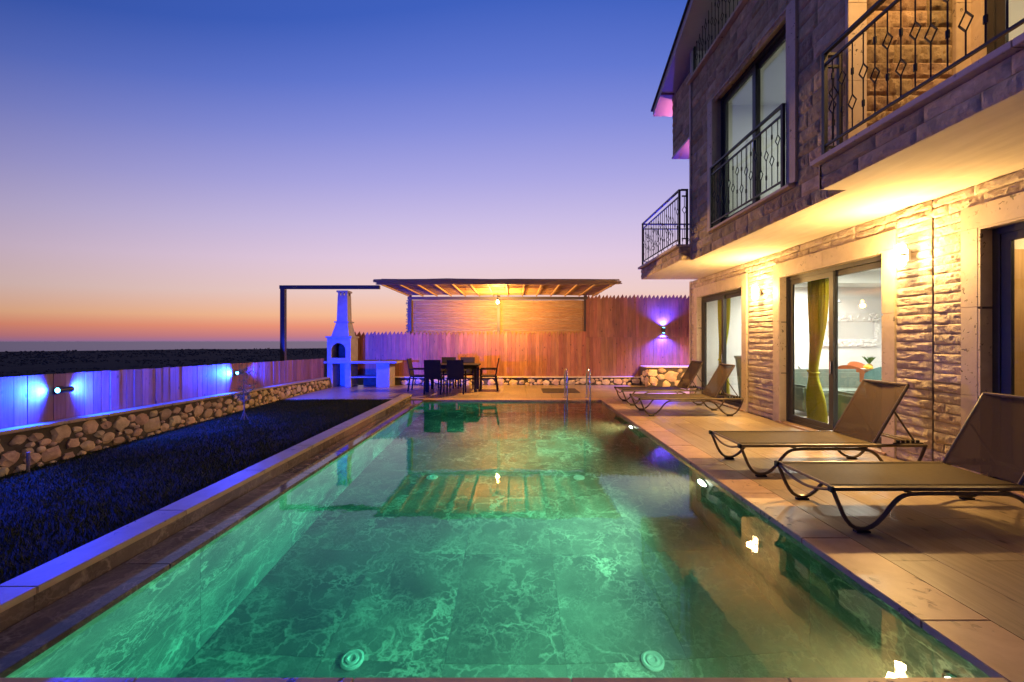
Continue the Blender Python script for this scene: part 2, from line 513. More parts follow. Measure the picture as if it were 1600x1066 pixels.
def lamp(kind, loc, power, col, parent=None, name='light', aim=None, size=60, blend=0.5, radius=0.03, spread=None):
    d = bpy.data.lights.new(name, kind)
    d.energy = power; d.color = col
    if kind in ('POINT', 'SPOT'): d.shadow_soft_size = radius
    if kind == 'SPOT':
        d.spot_size = R(size); d.spot_blend = blend
    if kind == 'AREA':
        d.shape = 'DISK'; d.size = radius * 2
    o = link_obj(name, d, parent, loc)
    if aim is not None:
        o.rotation_euler = (Vector(aim) - Vector(loc)).to_track_quat('-Z', 'Y').to_euler()
    return o
def lerp(a, b, t): return a + (b - a) * t

# ------------------------------------------------------------------ terrain, sea, far wood
def terrain_h(x, y):
    r = math.hypot(x, y)
    if r < 18: return -0.45
    t = min(1, (r - 18) / 520)
    h = -0.45 - 58 * (t * t * (3 - 2 * t)) ** 0.8
    h += (mnoise.noise((x * 0.004, y * 0.004, 0)) * 6 + mnoise.noise((x * 0.015, y * 0.015, 3)) * 1.6) * min(1, r / 300)
    return h
rad = [0, 8, 18, 24, 32, 45, 65, 95, 140, 200, 280, 380, 500, 680, 900, 1200, 1600, 2100, 2800, 3700]
NA = 96
vs = []; fs = []
for i, r in enumerate(rad):
    for k in range(NA):
        a = 2 * math.pi * k / NA
        x, y = r * math.sin(a), r * math.cos(a) + 6
        vs.append((x, y, terrain_h(x, y) if i else -0.45))
# keep the plot itself below paving and pool: the terrain starts as a ring outside it
for i in range(2, len(rad) - 1):
    for k in range(NA):
        l = (k + 1) % NA
        fs.append((i * NA + k, i * NA + l, (i + 1) * NA + l, (i + 1) * NA + k))
pl = MB().add(vs, fs)
for (xa, xb, ya, yb) in ((-21, -6.36, -15, 27), (6.41, 21, -15, 27), (-6.36, 6.41, 14.31, 27), (-6.36, 6.41, -15, -1.51)):
    pl.add([(xa, ya, -0.47), (xb, ya, -0.47), (xb, yb, -0.47), (xa, yb, -0.47)], [(0, 1, 2, 3)])
tag(pl.build('terrain', 'land', smooth=True), 'dark scrubland falling away beyond the garden', 'terrain', kind='structure')
mb = MB()
ring = []
for r in (3500, 9000, 30000, 90000):
    ring.append([(r * math.sin(2 * math.pi * k / 64), r * math.cos(2 * math.pi * k / 64), -62) for k in range(64)])
vv = [p for g in ring for p in g]
ff = [(i * 64 + k, i * 64 + (k + 1) % 64, (i + 1) * 64 + (k + 1) % 64, (i + 1) * 64 + k) for i in range(3) for k in range(64)]
tag(mb.add(vv, ff).build('sea', 'sea'), 'hazy violet sea at the horizon', 'sea', kind='structure')
# far wood: crowns too many to count
def ico(sub):
    bm = bmesh.new(); bmesh.ops.create_icosphere(bm, subdivisions=sub, radius=1)
    v = [tuple(x.co) for x in bm.verts]; f = [tuple(q.index for q in p.verts) for p in bm.faces]
    bm.free(); return v, f
IV, IF = ico(1)
I2V, I2F = ico(2)
mb = MB()
rg = random.Random(3)
for k in range(18000):
    a = rg.uniform(-1.25, 0.5); r = 260 * (3600 / 260) ** (rg.random() ** 0.8)
    x, y = r * math.sin(a), r * math.cos(a)
    h = terrain_h(x, y - 0)
    s = rg.uniform(0.6, 1.3) * (0.5 + r / 900)
    if mnoise.noise((x * 0.012, y * 0.012, 9)) < -0.22: continue
    mb.add([(x + p[0] * s * rg.uniform(0.8, 1.4), y + p[1] * s, h + (p[2] * 0.75 + 0.5) * s * rg.uniform(0.75, 1.2)) for p in IV], IF)
tag(mb.build('far_wood', 'treecrown', fix=False), 'dark mass of trees covering the plain beyond the fence', 'wood', kind='stuff')

# ------------------------------------------------------------------ pool
XL, XR, YN, YF = -2.35, 2.19, 1.825, 10.43
ZW, ZB = -0.045, -1.70
basin = MB()
t_ = 0.25
g_ = 0.006
basin.box(XL - t_, XR + t_, YN - t_, YF + t_, ZB - 0.3, ZB - g_)
basin.box(XL - t_, XL - g_, YN - t_, YF + t_, ZB - g_, -0.06)
basin.box(XR + g_, XR + t_, YN - t_, YF + t_, ZB - g_, -0.06)
basin.box(XL - g_, XR + g_, YN - t_, YN - g_, ZB - g_, -0.06)
basin.box(XL - g_, XR + g_, YF + g_, YF + t_, ZB - g_, -0.06)
pool = basin.build('pool_basin', 'poolgrout')
tag(pool, 'sunken rectangular swimming pool lined with veined marble', 'pool', kind='structure')
def tiles(parent, name, mat, u0, u1, v0, v1, nu, nv, fn, gap=0.0012, stagger=False):
    """fn(ua, ub, va, vb) -> MB with one tile"""
    du = (u1 - u0) / nu; dv = (v1 - v0) / nv
    for i in range(nu):
        off = (dv * 0.5 if (stagger and i % 2) else 0)
        edges = [v0 + j * dv for j in range(nv + 1)]
        if off:
            edges = [v0] + [v0 + off + j * dv for j in range(nv)] + [v1]
        for a, b in zip(edges[:-1], edges[1:]):
            if b - a < 0.05: continue
            fn(u0 + i * du + gap, u0 + (i + 1) * du - gap, a + gap, b - gap).build(name, mat, parent)
tiles(pool, 'marble_tile', 'marble', XL, XR, YN, YF, 5, 7, lambda a, b, c, d: MB().box(a, b, c, d, ZB - g_ - 0.004, ZB + random.uniform(0, 0.0015)))
for z0, z1 in ((ZB + 0.004, -0.88), (-0.88, -0.05)):
    tiles(pool, 'marble_tile', 'marble', YN, YF, z0, z1, 7, 1, lambda a, b, c, d: MB().box(XL - g_ - 0.004, XL, a, b, c, d))
    tiles(pool, 'marble_tile', 'marble', YN, YF, z0, z1, 7, 1, lambda a, b, c, d: MB().box(XR, XR + g_ + 0.004, a, b, c, d))
    tiles(pool, 'marble_tile', 'marble', XL + 0.002, XR - 0.002, z0, z1, 4, 1, lambda a, b, c, d: MB().box(a, b, YF, YF + g_ + 0.004, c, d))
    tiles(pool, 'marble_tile', 'marble', XL + 0.002, XR - 0.002, z0, z1, 4, 1, lambda a, b, c, d: MB().box(a, b, YN - g_ - 0.004, YN, c, d))
# water: a closed body whose sides sit inside the pool walls
w = MB()
e = 0.004
w.box(XL - e, XR + e, YN - e, YF + e, ZB - 0.004, ZW)
tag(w.build('water', 'water'), 'still clear green pool water', 'water', kind='structure')
# coping on three sides
cop = MB().box(XR + 0.03, XR + 0.36, YN - 0.40, YF + 0.36, -0.10, -0.045)
cop.box(XL - 0.02, XR + 0.03, YF + 0.03, YF + 0.36, -0.10, -0.045)
cop.box(XL - 0.3, XR + 0.03, YN - 0.40, YN - 0.03, -0.10, -0.045)
cop = cop.build('coping', 'grout'); tag(cop, 'reddish travertine coping round the pool edge', 'coping', kind='structure')
y = YN - 0.40
ys = [YN - 0.40, 2.20]
while ys[-1] < YF - 0.3: ys.append(ys[-1] + 0.92)
ys[-1] = YF + 0.36
for a, b in zip(ys[:-1], ys[1:]):
    MB().box(XR - 0.012, XR + 0.36, a + 0.0015, b - 0.0015, -0.044, 0.0).build('coping_slab', 'coping', cop, bevel=0.004)
n = 5
for i in range(n):
    a, b = lerp(XL - 0.02, XR - 0.014, i / n), lerp(XL - 0.02, XR - 0.014, (i + 1) / n)
    MB().box(a + 0.0015, b - 0.0015, YF - 0.012, YF + 0.36, -0.044, 0.0).build('coping_slab', 'coping', cop, bevel=0.004)
    a, b = lerp(XL - 0.3, XR - 0.014, i / n), lerp(XL - 0.3, XR - 0.014, (i + 1) / n)
    MB().box(a + 0.0015, b - 0.0015, YN - 0.40, YN + 0.004, -0.044, 0.0).build('coping_slab', 'coping', cop, bevel=0.004)
# left overflow rim and raised kerb
rim = MB().box(XL - 0.62, XL - 0.02, YN - 0.03, YF + 0.03, -0.16, -0.05).build('pool_rim', 'grout')
tag(rim, 'dark marble rim along the lawn side of the pool', 'rim', kind='structure')
n = 9
for i in range(n):
    a, b = lerp(YN, YF - 0.015, i / n), lerp(YN, YF - 0.015, (i + 1) / n)
    MB().box(XL - 0.325, XL + 0.004, a + 0.0015, b - 0.0015, -0.049, -0.012).build('rim_slab', 'rimmarble', rim, bevel=0.003)
kerb = MB().box(XL - 0.53, XL - 0.36, YN - 1.6, YF + 0.10, -0.15, 0.085).build('kerb', 'grout')
tag(kerb, 'low raised kerb between the lawn and the pool', 'kerb', kind='structure')
n = 10
for i in range(n):
    a, b = lerp(YN - 1.6, YF + 0.12, i / n), lerp(YN - 1.6, YF + 0.12, (i + 1) / n)
    MB().box(XL - 0.36, XL - 0.343, a + 0.001, b - 0.001, -0.13, 0.083).build('kerb_panel', 'rimmarble', kerb)
    MB().box(XL - 0.56, XL - 0.325, a + 0.001, b - 0.001, 0.086, 0.128).build('kerb_cap', 'kerbstone', kerb, bevel=0.004)
# pool drains and lights
for (x, y, lb) in ((-1.22, 3.05, 'white round floor inlet at the near end, lawn side'), (1.02, 3.05, 'white round floor inlet at the near end, lounger side'),
                   (-1.25, 6.1, 'white round floor inlet under the bulb reflection, lawn side'), (0.94, 6.1, 'white round floor inlet farther off, lounger side')):
    m_ = MB().lathe([(0.085, 0.0), (0.085, 0.012), (0.07, 0.02), (0.05, 0.014), (0.045, 0.024), (0.03, 0.026), (0.02, 0.016), (0.0, 0.016)][:-1], (x, y, ZB + 0.003), 24)
    tag(m_.build('floor_inlet', 'pvc', smooth=True), lb, 'inlet', 'round inlets in the pool floor')
for (y, lb, pw_) in ((4.77, 'round warm underwater lamp in the pool wall beside the second nearest lounger', 1250), (7.70, 'round warm underwater lamp in the pool wall nearer the ladder', 1250), (1.98, 'round underwater lamp at the near end of the pool wall', 900)):
    t = thing('pool_lamp', lb, 'pool lamp', (XR, y, -0.42), 'underwater lamps')
    MB().lathe([(0.115, 0.0), (0.115, -0.012), (0.095, -0.02), (0.09, -0.015)], (XR, y, -0.42), 24, 'X').build('bezel', 'chrome', t, smooth=True)
    MB().lathe([(0.092, -0.012), (0.088, -0.03), (0.06, -0.045), (0.01, -0.05)], (XR, y, -0.42), 24, 'X').build('lens', 'e_pool', t, smooth=True)
    lamp('SPOT', (XR - 0.09, y, -0.42), pw_, (1.0, 0.76, 0.34), t, 'beam', (XR - 4, y, -0.62), 140, 1.0, 0.06)

# ------------------------------------------------------------------ paved deck
deck = MB().box(XR + 0.30, 6.4, -1.5, YF + 0.5, -0.30, -0.052)
deck.box(-6.02, 6.4, YF + 0.5, 14.3, -0.30, -0.052)
deck.box(-6.02, XL - 0.55, 10.55, YF + 0.5, -0.30, -0.052)
deck.box(XL - 0.55, XL + 0.02, YF + 0.06, YF + 0.5, -0.30, -0.052)
deck.box(-4, XR + 0.4, -1.5, YN - 0.40, -0.30, -0.052)
deck = deck.build('terrace_deck', 'grout'); tag(deck, 'terrace paved with wood-look tiles', 'deck', kind='structure')
def dt(a, b, c, d): return MB().box(a, b, c, d, -0.051, -0.001 + random.uniform(-0.0008, 0.0008))
tiles(deck, 'deck_tile', 'deck', XR + 0.362, 4.865, -1.2, 10.79, 7, 9, dt, 0.0016, True)
tiles(deck, 'deck_tile', 'deck', -6.02, XL - 0.02, 10.79, 13.97, 6, 3, dt, 0.002, True)
tiles(deck, 'deck_tile', 'deck', XL - 0.02, 6.3, 10.795, 13.97, 13, 3, dt, 0.002, True)
tiles(deck, 'deck_tile', 'deck', -6.02, XL - 0.57, 10.55, 10.79, 3, 1, dt, 0.002)
tiles(deck, 'deck_tile', 'deck', XL - 0.57, XL - 0.022, 10.55, 10.79, 1, 1, dt, 0.002)
tiles(deck, 'deck_tile', 'deck', -3.4, XR + 0.36, -1.2, YN - 0.402, 9, 2, dt, 0.002, True)

# ------------------------------------------------------------------ lawn
def zb(y): return lerp(-0.118, 0.0, (y - 4.84) / 8.22)
def lawn_z(x, y): return min(-0.01, zb(min(y, 12.5)) + 0.02 + (x + 6) / 3.1 * 0.06)
N1, N2 = 20, 50
vs = [(lerp(-6.1, -2.905, i / N1), lerp(-2.0, 10.55, j / N2), 0) for j in range(N2 + 1) for i in range(N1 + 1)]
vs = [(x, y, lawn_z(x, y) + mnoise.noise((x * 1.5, y * 1.5, 0)) * 0.012) for x, y, z in vs]
fs = [(j * (N1 + 1) + i, j * (N1 + 1) + i + 1, (j + 1) * (N1 + 1) + i + 1, (j + 1) * (N1 + 1) + i) for j in range(N2) for i in range(N1)]
tag(MB().add(vs, fs).build('lawn_ground', 'soil', smooth=True), 'dark strip of lawn soil beside the pool', 'ground', kind='structure')
rs = np.random.default_rng(5)
NB = 90000
bx = rs.uniform(-6.02, -2.92, NB); by = 0.5 + (10.5 - 0.5) * rs.random(NB)
bz = np.minimum(-0.01, (-0.118 + 0.118 * (by - 4.84) / 8.22) + 0.02 + (bx + 6) / 3.1 * 0.06)
hh = rs.uniform(0.015, 0.05, NB); an = rs.uniform(0, 2 * np.pi, NB); wd = rs.uniform(0.003, 0.006, NB)
lx = rs.normal(0, 0.018, NB); ly = rs.normal(0, 0.018, NB)
V = np.empty((NB, 3, 3))
V[:, 0] = np.stack([bx - np.cos(an) * wd, by - np.sin(an) * wd, bz - 0.005], 1)
V[:, 1] = np.stack([bx + np.cos(an) * wd, by + np.sin(an) * wd, bz - 0.005], 1)
V[:, 2] = np.stack([bx + lx, by + ly, bz + hh], 1)
me = bpy.data.meshes.new('grass')
me.vertices.add(NB * 3); me.vertices.foreach_set('co', V.reshape(-1))
me.loops.add(NB * 3); me.loops.foreach_set('vertex_index', np.arange(NB * 3, dtype=np.int32))
me.polygons.add(NB); me.polygons.foreach_set('loop_start', np.arange(0, NB * 3, 3, dtype=np.int32))
me.update(calc_edges=True)
me.materials.append(MT['grass'])
tag(link_obj('grass', me), 'short dark grass of the lawn', 'grass', kind='stuff')

# ------------------------------------------------------------------ stones
def blob_mesh(seed):
    rg = random.Random(seed)
    o = Vector((rg.uniform(0, 99), rg.uniform(0, 99), rg.uniform(0, 99)))
    vs = []
    for p in I2V:
        v = Vector(p)
        k = 1 + 0.5 * mnoise.noise(v * 1.5 + o) + 0.16 * mnoise.noise(v * 3.3 + o)
        # squarish
        v = Vector([math.copysign(abs(c) ** 0.86, c) for c in v]) * k
        vs.append(tuple(v))
    me = MB().add(vs, I2F).mesh('stone', 'rubble')
    me.shade_smooth(); me.set_sharp_from_angle(angle=R(38))
    return me
BLOBS = [blob_mesh(i) for i in range(10)]
def rubble(parent, place, L0, L1, h0fn, h1fn, rmin, rmax, tries, seed):
    """dart-throw stones on a strip; place(u, z) -> world point and facing angle"""
    rg = random.Random(seed); got = []
    for k in range(tries):
        f = 1 - k / tries
        u = rg.uniform(L0, L1)
        h0, h1 = h0fn(u), h1fn(u)
        a = lerp(rmin, rmax, f * rg.uniform(0.55, 1)) * rg.uniform(0.9, 1.5); b = min(a * rg.uniform(0.6, 0.9), (h1 - h0) * 0.46)
        if h1 - b - (h0 + b) < 0: continue
        z = rg.uniform(h0 + b * 0.8, h1 - b)
        if any(((u - p[0]) / (a + p[2])) ** 2 + ((z - p[1]) / (b + p[3])) ** 2 < 0.98 for p in got if abs(u - p[0]) < 0.6): continue
        got.append((u, z, a, b))
        loc, rz = place(u, z)
        link_obj('stone', rg.choice(BLOBS), parent, loc, (rg.uniform(-0.25, 0.25), 0, rz), (0.034, a, b))
    return len(got)

# left boundary: stone wall + cap + board fence
WX = -6.08
def zcap(y): return lerp(0.396, 0.288, (y - 4.84) / 8.22)
def ztop(y): return lerp(1.069, 0.94, (y - 4.84) / 8.22)
Y0, Y1 = 0.3, 13.25
t = thing('stone_wall', 'low rubble stone wall along the lawn under the board fence', 'wall', (WX, 7, -0.2))
core = MB().hexa([(WX - 0.3, Y0, -0.6), (WX, Y0, -0.6), (WX, Y1, -0.6), (WX - 0.3, Y1, -0.6), (WX - 0.3, Y0, zcap(Y0)), (WX, Y0, zcap(Y0)), (WX, Y1, zcap(Y1)), (WX - 0.3, Y1, zcap(Y1))])
core.build('core', 'darkmortar', t)
n1 = rubble(t, lambda u, z: ((WX + 0.002, u, z), 0.0), 3.2, Y1 - 0.05, lambda u: zb(u) - 0.03, lambda u: zcap(u) - 0.01, 0.032, 0.105, 9000, 4)
for i in range(9):
    a, b = lerp(Y0, Y1, i / 9) + 0.002, lerp(Y0, Y1, (i + 1) / 9) - 0.002
    MB().hexa([(WX - 0.32, a, zcap(a) + 0.001), (WX + 0.06, a, zcap(a) + 0.001), (WX + 0.06, b, zcap(b) + 0.001), (WX - 0.32, b, zcap(b) + 0.001),
               (WX - 0.32, a, zcap(a) + 0.045), (WX + 0.06, a, zcap(a) + 0.045), (WX + 0.06, b, zcap(b) + 0.045), (WX - 0.32, b, zcap(b) + 0.045)]).build('cap_slab', 'kerbstone', t, bevel=0.004)
t = thing('board_fence', 'low fence of upright pale boards on the stone wall by the lawn', 'fence', (WX - 0.15, 7, 0.4))
FX = WX - 0.13
MB().hexa([(FX - 0.05, Y0, zcap(Y0) + 0.12), (FX - 0.012, Y0, zcap(Y0) + 0.12), (FX - 0.012, Y1, zcap(Y1) + 0.12), (FX - 0.05, Y1, zcap(Y1) + 0.12),
           (FX - 0.05, Y0, zcap(Y0) + 0.2), (FX - 0.012, Y0, zcap(Y0) + 0.2), (FX - 0.012, Y1, zcap(Y1) + 0.2), (FX - 0.05, Y1, zcap(Y1) + 0.2)]).build('rail', 'paleboard', t)
MB().hexa([(FX - 0.05, Y0, ztop(Y0) - 0.2), (FX - 0.012, Y0, ztop(Y0) - 0.2), (FX - 0.012, Y1, ztop(Y1) - 0.2), (FX - 0.05, Y1, ztop(Y1) - 0.2),
           (FX - 0.05, Y0, ztop(Y0) - 0.12), (FX - 0.012, Y0, ztop(Y0) - 0.12), (FX - 0.012, Y1, ztop(Y1) - 0.12), (FX - 0.05, Y1, ztop(Y1) - 0.12)]).build('rail', 'paleboard', t)
y = Y0
while y < Y1 - 0.05:
    wd_ = random.uniform(0.115, 0.15)
    y2 = min(y + wd_, Y1)
    dx = random.uniform(-0.004, 0.004)
    j = random.uniform(-0.006, 0.006)
    a, b = y + 0.003, y2 - 0.003
    MB().hexa([(FX - 0.011 + dx, a, zcap(a) + 0.05), (FX + 0.009 + dx, a, zcap(a) + 0.05), (FX + 0.009 + dx, b, zcap(b) + 0.05), (FX - 0.011 + dx, b, zcap(b) + 0.05),
               (FX - 0.011 + dx, a, ztop(a) + j), (FX + 0.009 + dx, a, ztop(a) + j), (FX + 0.009 + dx, b, ztop(b) + j), (FX - 0.011 + dx, b, ztop(b) + j)]).build('board', 'paleboard', t)
    y = y2
# fence lamps along the lawn: cylinders that shine both ways along the boards
BLUE = (0.004, 0.035, 1.0)
def fence_lamp(y, z, lb, p1, p2, aim=None):
    t = thing('fence_lamp', lb, 'lamp', (FX + 0.02, y, z), 'blue lamps on the lawn fence')
    cx = FX + 0.085
    MB().box(FX + 0.014, FX + 0.03, y - 0.04, y + 0.04, z - 0.05, z + 0.05).build('mount', 'lampblack', t, bevel=0.003)
    MB().lathe([(0.04, -0.085), (0.04, 0.085), (0.034, 0.085), (0.034, 0.07), (0.01, 0.07)], (cx, y, z), 20, 'Y').build('housing', 'lampblack', t, smooth=True)
    MB().box(FX + 0.028, cx - 0.045, y - 0.02, y + 0.02, z - 0.02, z + 0.02).build('arm', 'lampblack', t)
    for sgn, p in ((-1, p1), (1, p2)):
        MB().lathe([(0.033, sgn * 0.068), (0.033, sgn * 0.088), (0.022, sgn * 0.094), (0.004, sgn * 0.096)], (cx, y, z), 20, 'Y').build('lens', 'e_blue', t, smooth=True)
        lamp('SPOT', (cx, y + sgn * 0.11, z), p, BLUE, t, 'beam', aim if (aim and sgn > 0) else (cx + 0.18, y + sgn * 1.2, z - 0.03), 78 if (aim and sgn > 0) else 165, 1.0, 0.03)
fence_lamp(5.56, 0.84, 'black cylinder lamp glowing blue on the lawn fence, nearer the camera', 1500, 1300)
fence_lamp(9.09, 0.80, 'black cylinder lamp glowing blue on the lawn fence behind the sapling', 1500, 4200, (-4.2, 14.0, 0.9))
fence_lamp(2.03, 0.88, 'black cylinder lamp glowing blue at the near end of the lawn fence', 250, 400)

# sapling and stake
t = thing('sapling', 'thin young tree with small leaves on the lawn before the stone wall', 'tree', (-5.28, 7.95, -0.06))
def trunkz(k): return lawn_z(-5.28, 7.95)
z0 = lawn_z(-5.28, 7.95) - 0.03
tp = [(-5.28, 7.95, z0), (-5.27, 7.95, z0 + 0.3), (-5.29, 7.96, z0 + 0.6), (-5.28, 7.95, z0 + 0.95)]
MB().tube(tp, [0.014, 0.011, 0.009, 0.004], 7).build('trunk', 'bark', t, smooth=True)
rg = random.Random(12)
br = MB(); lf = MB()
for k in range(26):
    zz = z0 + rg.uniform(0.35, 0.95); a = rg.uniform(0, 6.28); L = rg.uniform(0.1, 0.26)
    p0 = Vector((-5.28, 7.955, zz)); p1 = p0 + Vector((math.cos(a) * L, math.sin(a) * L, rg.uniform(0.02, 0.16)))
    br.tube([p0, p0.lerp(p1, 0.5) + Vector((0, 0, -0.01)), p1], [0.004, 0.003, 0.002], 5)
    for q in range(9):
        p = p0.lerp(p1, rg.uniform(0.3, 1.05)) + Vector((rg.gauss(0, 0.02), rg.gauss(0, 0.02), rg.gauss(0, 0.02)))
        d = Vector((rg.gauss(0, 1), rg.gauss(0, 1), rg.gauss(0, 0.7))).normalized(); s = rg.uniform(0.022, 0.042)
        n_ = d.orthogonal().normalized() * s * 0.35
        lf.add([p, p + d * s * 0.5 + n_, p + d * s, p + d * s * 0.5 - n_], [(0, 1, 2, 3)])
br.build('branch', 'bark', t, smooth=True)
lf.build('crown', 'leaf', t, fix=False)
for a in (0.3, 2.4, 4.5):
    MB().tube([(-5.28 + 0.09 * math.cos(a), 7.95 + 0.09 * math.sin(a), z0), (-5.28, 7.95, z0 + 0.22)], 0.006, 6).build('stake', 'bark', t)
zz = lawn_z(-5.9, 4.98)
tag(MB().tube([(-5.93, 4.98, zz - 0.1), (-5.93, 4.98, zz + 0.24)], 0.016, 10).build('irrigation_pipe', 'bark'), 'short grey pipe standing upright against the rubble wall', 'pipe')

# ------------------------------------------------------------------ back boundary
BY = 13.98
t = thing('stone_plinth', 'low rubble plinth under the tall back fence', 'wall', (0, BY, 0))
MB().box(-5.2, 4.25, BY, BY + 0.3, -0.3, 0.245).build('core', 'darkmortar', t)
rubble(t, lambda u, z: ((u, BY - 0.002, z), R(90)), -3.9, 4.2, lambda u: -0.02, lambda u: 0.24, 0.05, 0.13, 2600, 8)
for i in range(7):
    a, b = lerp(-5.2, 4.27, i / 7), lerp(-5.2, 4.27, (i + 1) / 7)
    MB().box(a + 0.002, b - 0.002, BY - 0.05, BY + 0.31, 0.246, 0.285).build('cap_slab', 'trim', t, bevel=0.004)
t = thing('stone_planter', 'raised rubble planter in the corner between back fence and house', 'planter', (4.9, 13.6, 0))
MB().box(4.30, 6.2, 13.40, BY + 0.3, -0.3, 0.62).build('core', 'darkmortar', t)
rubble(t, lambda u, z: ((u, 13.398, z), R(90)), 4.32, 5.6, lambda u: -0.02, lambda u: 0.61, 0.07, 0.17, 900, 9)
rubble(t, lambda u, z: ((4.298, u, z), R(180)), 13.42, 13.96, lambda u: -0.02, lambda u: 0.61, 0.07, 0.15, 500, 10)
MB().box(4.26, 6.2, 13.36, BY + 0.1, 0.621, 0.66).build('cap_slab', 'trim', t, bevel=0.004)
FY = BY + 0.16
def picket(x0, x1, z0, z1, y, tip):
    """a board whose top is cut on a slant or to a point"""
    w_ = x1 - x0
    return MB().prism([(x0, z0), (x1, z0), (x1, z1 - tip * w_), (x0 + 0.75 * w_, z1), (x0, z1 - tip * w_ * 1.3)], y, y + 0.022, 'Y')
t = thing('plank_fence', 'tall orange pine plank fence with saw-tooth top behind the terrace', 'fence', (0, FY, 0.28))
for zz in (0.55, 1.45):
    MB().box(-6.25, 6.1, FY + 0.026, FY + 0.066, zz, zz + 0.09).build('rail', 'pine', t)
x = -6.3
rg = random.Random(21)
while x < 6.05:
    wd_ = rg.uniform(0.115, 0.155); x2 = x + wd_
    picket(x + 0.002, x2 - 0.002, 0.287, 1.83 + rg.uniform(-0.02, 0.015), FY + rg.uniform(-0.004, 0.004), 0.75 if x2 < 2.4 else 0.0).build('plank', 'pine', t)
    x = x2
t = thing('plank_screen', 'upper tier of upright pine planks raised above the fence beside the house', 'fence', (4, FY, 1.7))
for zz in (1.9, 2.75):
    MB().box(2.45, 6.1, FY - 0.012, FY + 0.02, zz, zz + 0.08).build('rail', 'pine', t)
x = 2.42
while x < 6.05:
    wd_ = rg.uniform(0.115, 0.155); x2 = x + wd_
    picket(x + 0.002, x2 - 0.002, 1.63, 3.10 + rg.uniform(-0.02, 0.015), FY - 0.036 + rg.uniform(-0.003, 0.003), 0.75).build('plank', 'pine', t)
    x = x2
def updown(t, c, p_up, p_dn, col, emi, nrm, r=0.045, h=0.085, size=110):
    """small up-and-down wall lamp, nrm points away from the wall"""
    c = Vector(c); nrm = Vector(nrm)
    mb = MB().box(-0.03, 0.03, -0.03, 0.03, -0.05, 0.05)
    k = c - nrm * (r + 0.02)
    hx = 0.022 if abs(nrm.x) > 0.5 else 0.04; hy = 0.04 if abs(nrm.x) > 0.5 else 0.022
    MB().box(k.x - hx, k.x + hx, k.y - hy, k.y + hy, c.z - 0.05, c.z + 0.05).build('mount', 'lampblack', t, bevel=0.003)
    MB().lathe([(r, -h), (r, h), (r * 0.86, h), (r * 0.86, h - 0.015), (0.005, h - 0.015)], c, 20).build('housing', 'lampblack', t, smooth=True)
    for sg, p in ((1, p_up), (-1, p_dn)):
        MB().lathe([(r * 0.82, sg * (h - 0.012)), (r * 0.82, sg * (h + 0.004)), (r * 0.5, sg * (h + 0.01)), (0.004, sg * (h + 0.011))], c, 20).build('lens', emi, t, smooth=True)
        q = c + Vector((0, 0, sg * (h + 0.03)))
        lamp('SPOT', q, p, col, t, 'beam', q + Vector((0, 0, sg)) + nrm * 0.12, size, 0.8, 0.025)
t = thing('fence_lamp', 'small black up-and-down lamp glowing blue on the tall plank fence', 'lamp', (5.08, FY - 0.05, 1.83))
updown(t, (5.06, FY - 0.125, 1.87), 1500, 1500, (0.03, 0.03, 1.0), 'e_blue', (0, -1, 0), size=135)

# ------------------------------------------------------------------ pergola
t = thing('pergola', 'steel pergola roofed with reed matting over the dining corner', 'pergola', (-0.5, 12.2, 0))
PZ = 3.03
PX0, PX1, PY0 = -3.78, 2.76, 11.04
MB().box(-6.42, -6.30, 11.15, 11.26, -0.4, 2.92).build('post', 'steelpost', t)
MB().box(-6.44, PX0 + 0.06, 11.15, 11.25, 2.921, PZ - 0.012).build('beam', 'steelpost', t)
for x in (-3.68, -0.60, 2.42):
    MB().box(x - 0.05, x + 0.05, FY + 0.075, FY + 0.165, -0.2, 3.60).build('post', 'steelpost', t)
MB().box(-3.73, 2.47, FY - 0.04, FY + 0.065, PZ - 0.10, PZ - 0.004).build('beam', 'steelpost', t)
MB().box(PX0 + 0.061, PX1 - 0.05, 11.16, 11.22, PZ + 0.052, PZ + 0.09).build('edge_tube', 'steelpost', t)
for x0, x1 in ((-3.68, -3.70), (-0.60, -0.55), (2.42, 2.68)):
    MB().tube([(x0, FY + 0.10, 3.57), (x1, 11.2, PZ + 0.14)], 0.02, 8).build('tie_rod', 'steelpost', t)
for i in range(14):
    x = lerp(PX0 + 0.1, PX1 - 0.1, i / 13)
    MB().box(x - 0.017, x + 0.017, 11.06, FY - 0.045, PZ + 0.001, PZ + 0.036).build('rafter', 'reed', t)
for i in range(8):
    y = lerp(11.4, 13.9, i / 7)
    MB().box(PX0 + 0.04, PX1 - 0.04, y - 0.012, y + 0.012, PZ + 0.04, PZ + 0.055).build('batten', 'reed', t)
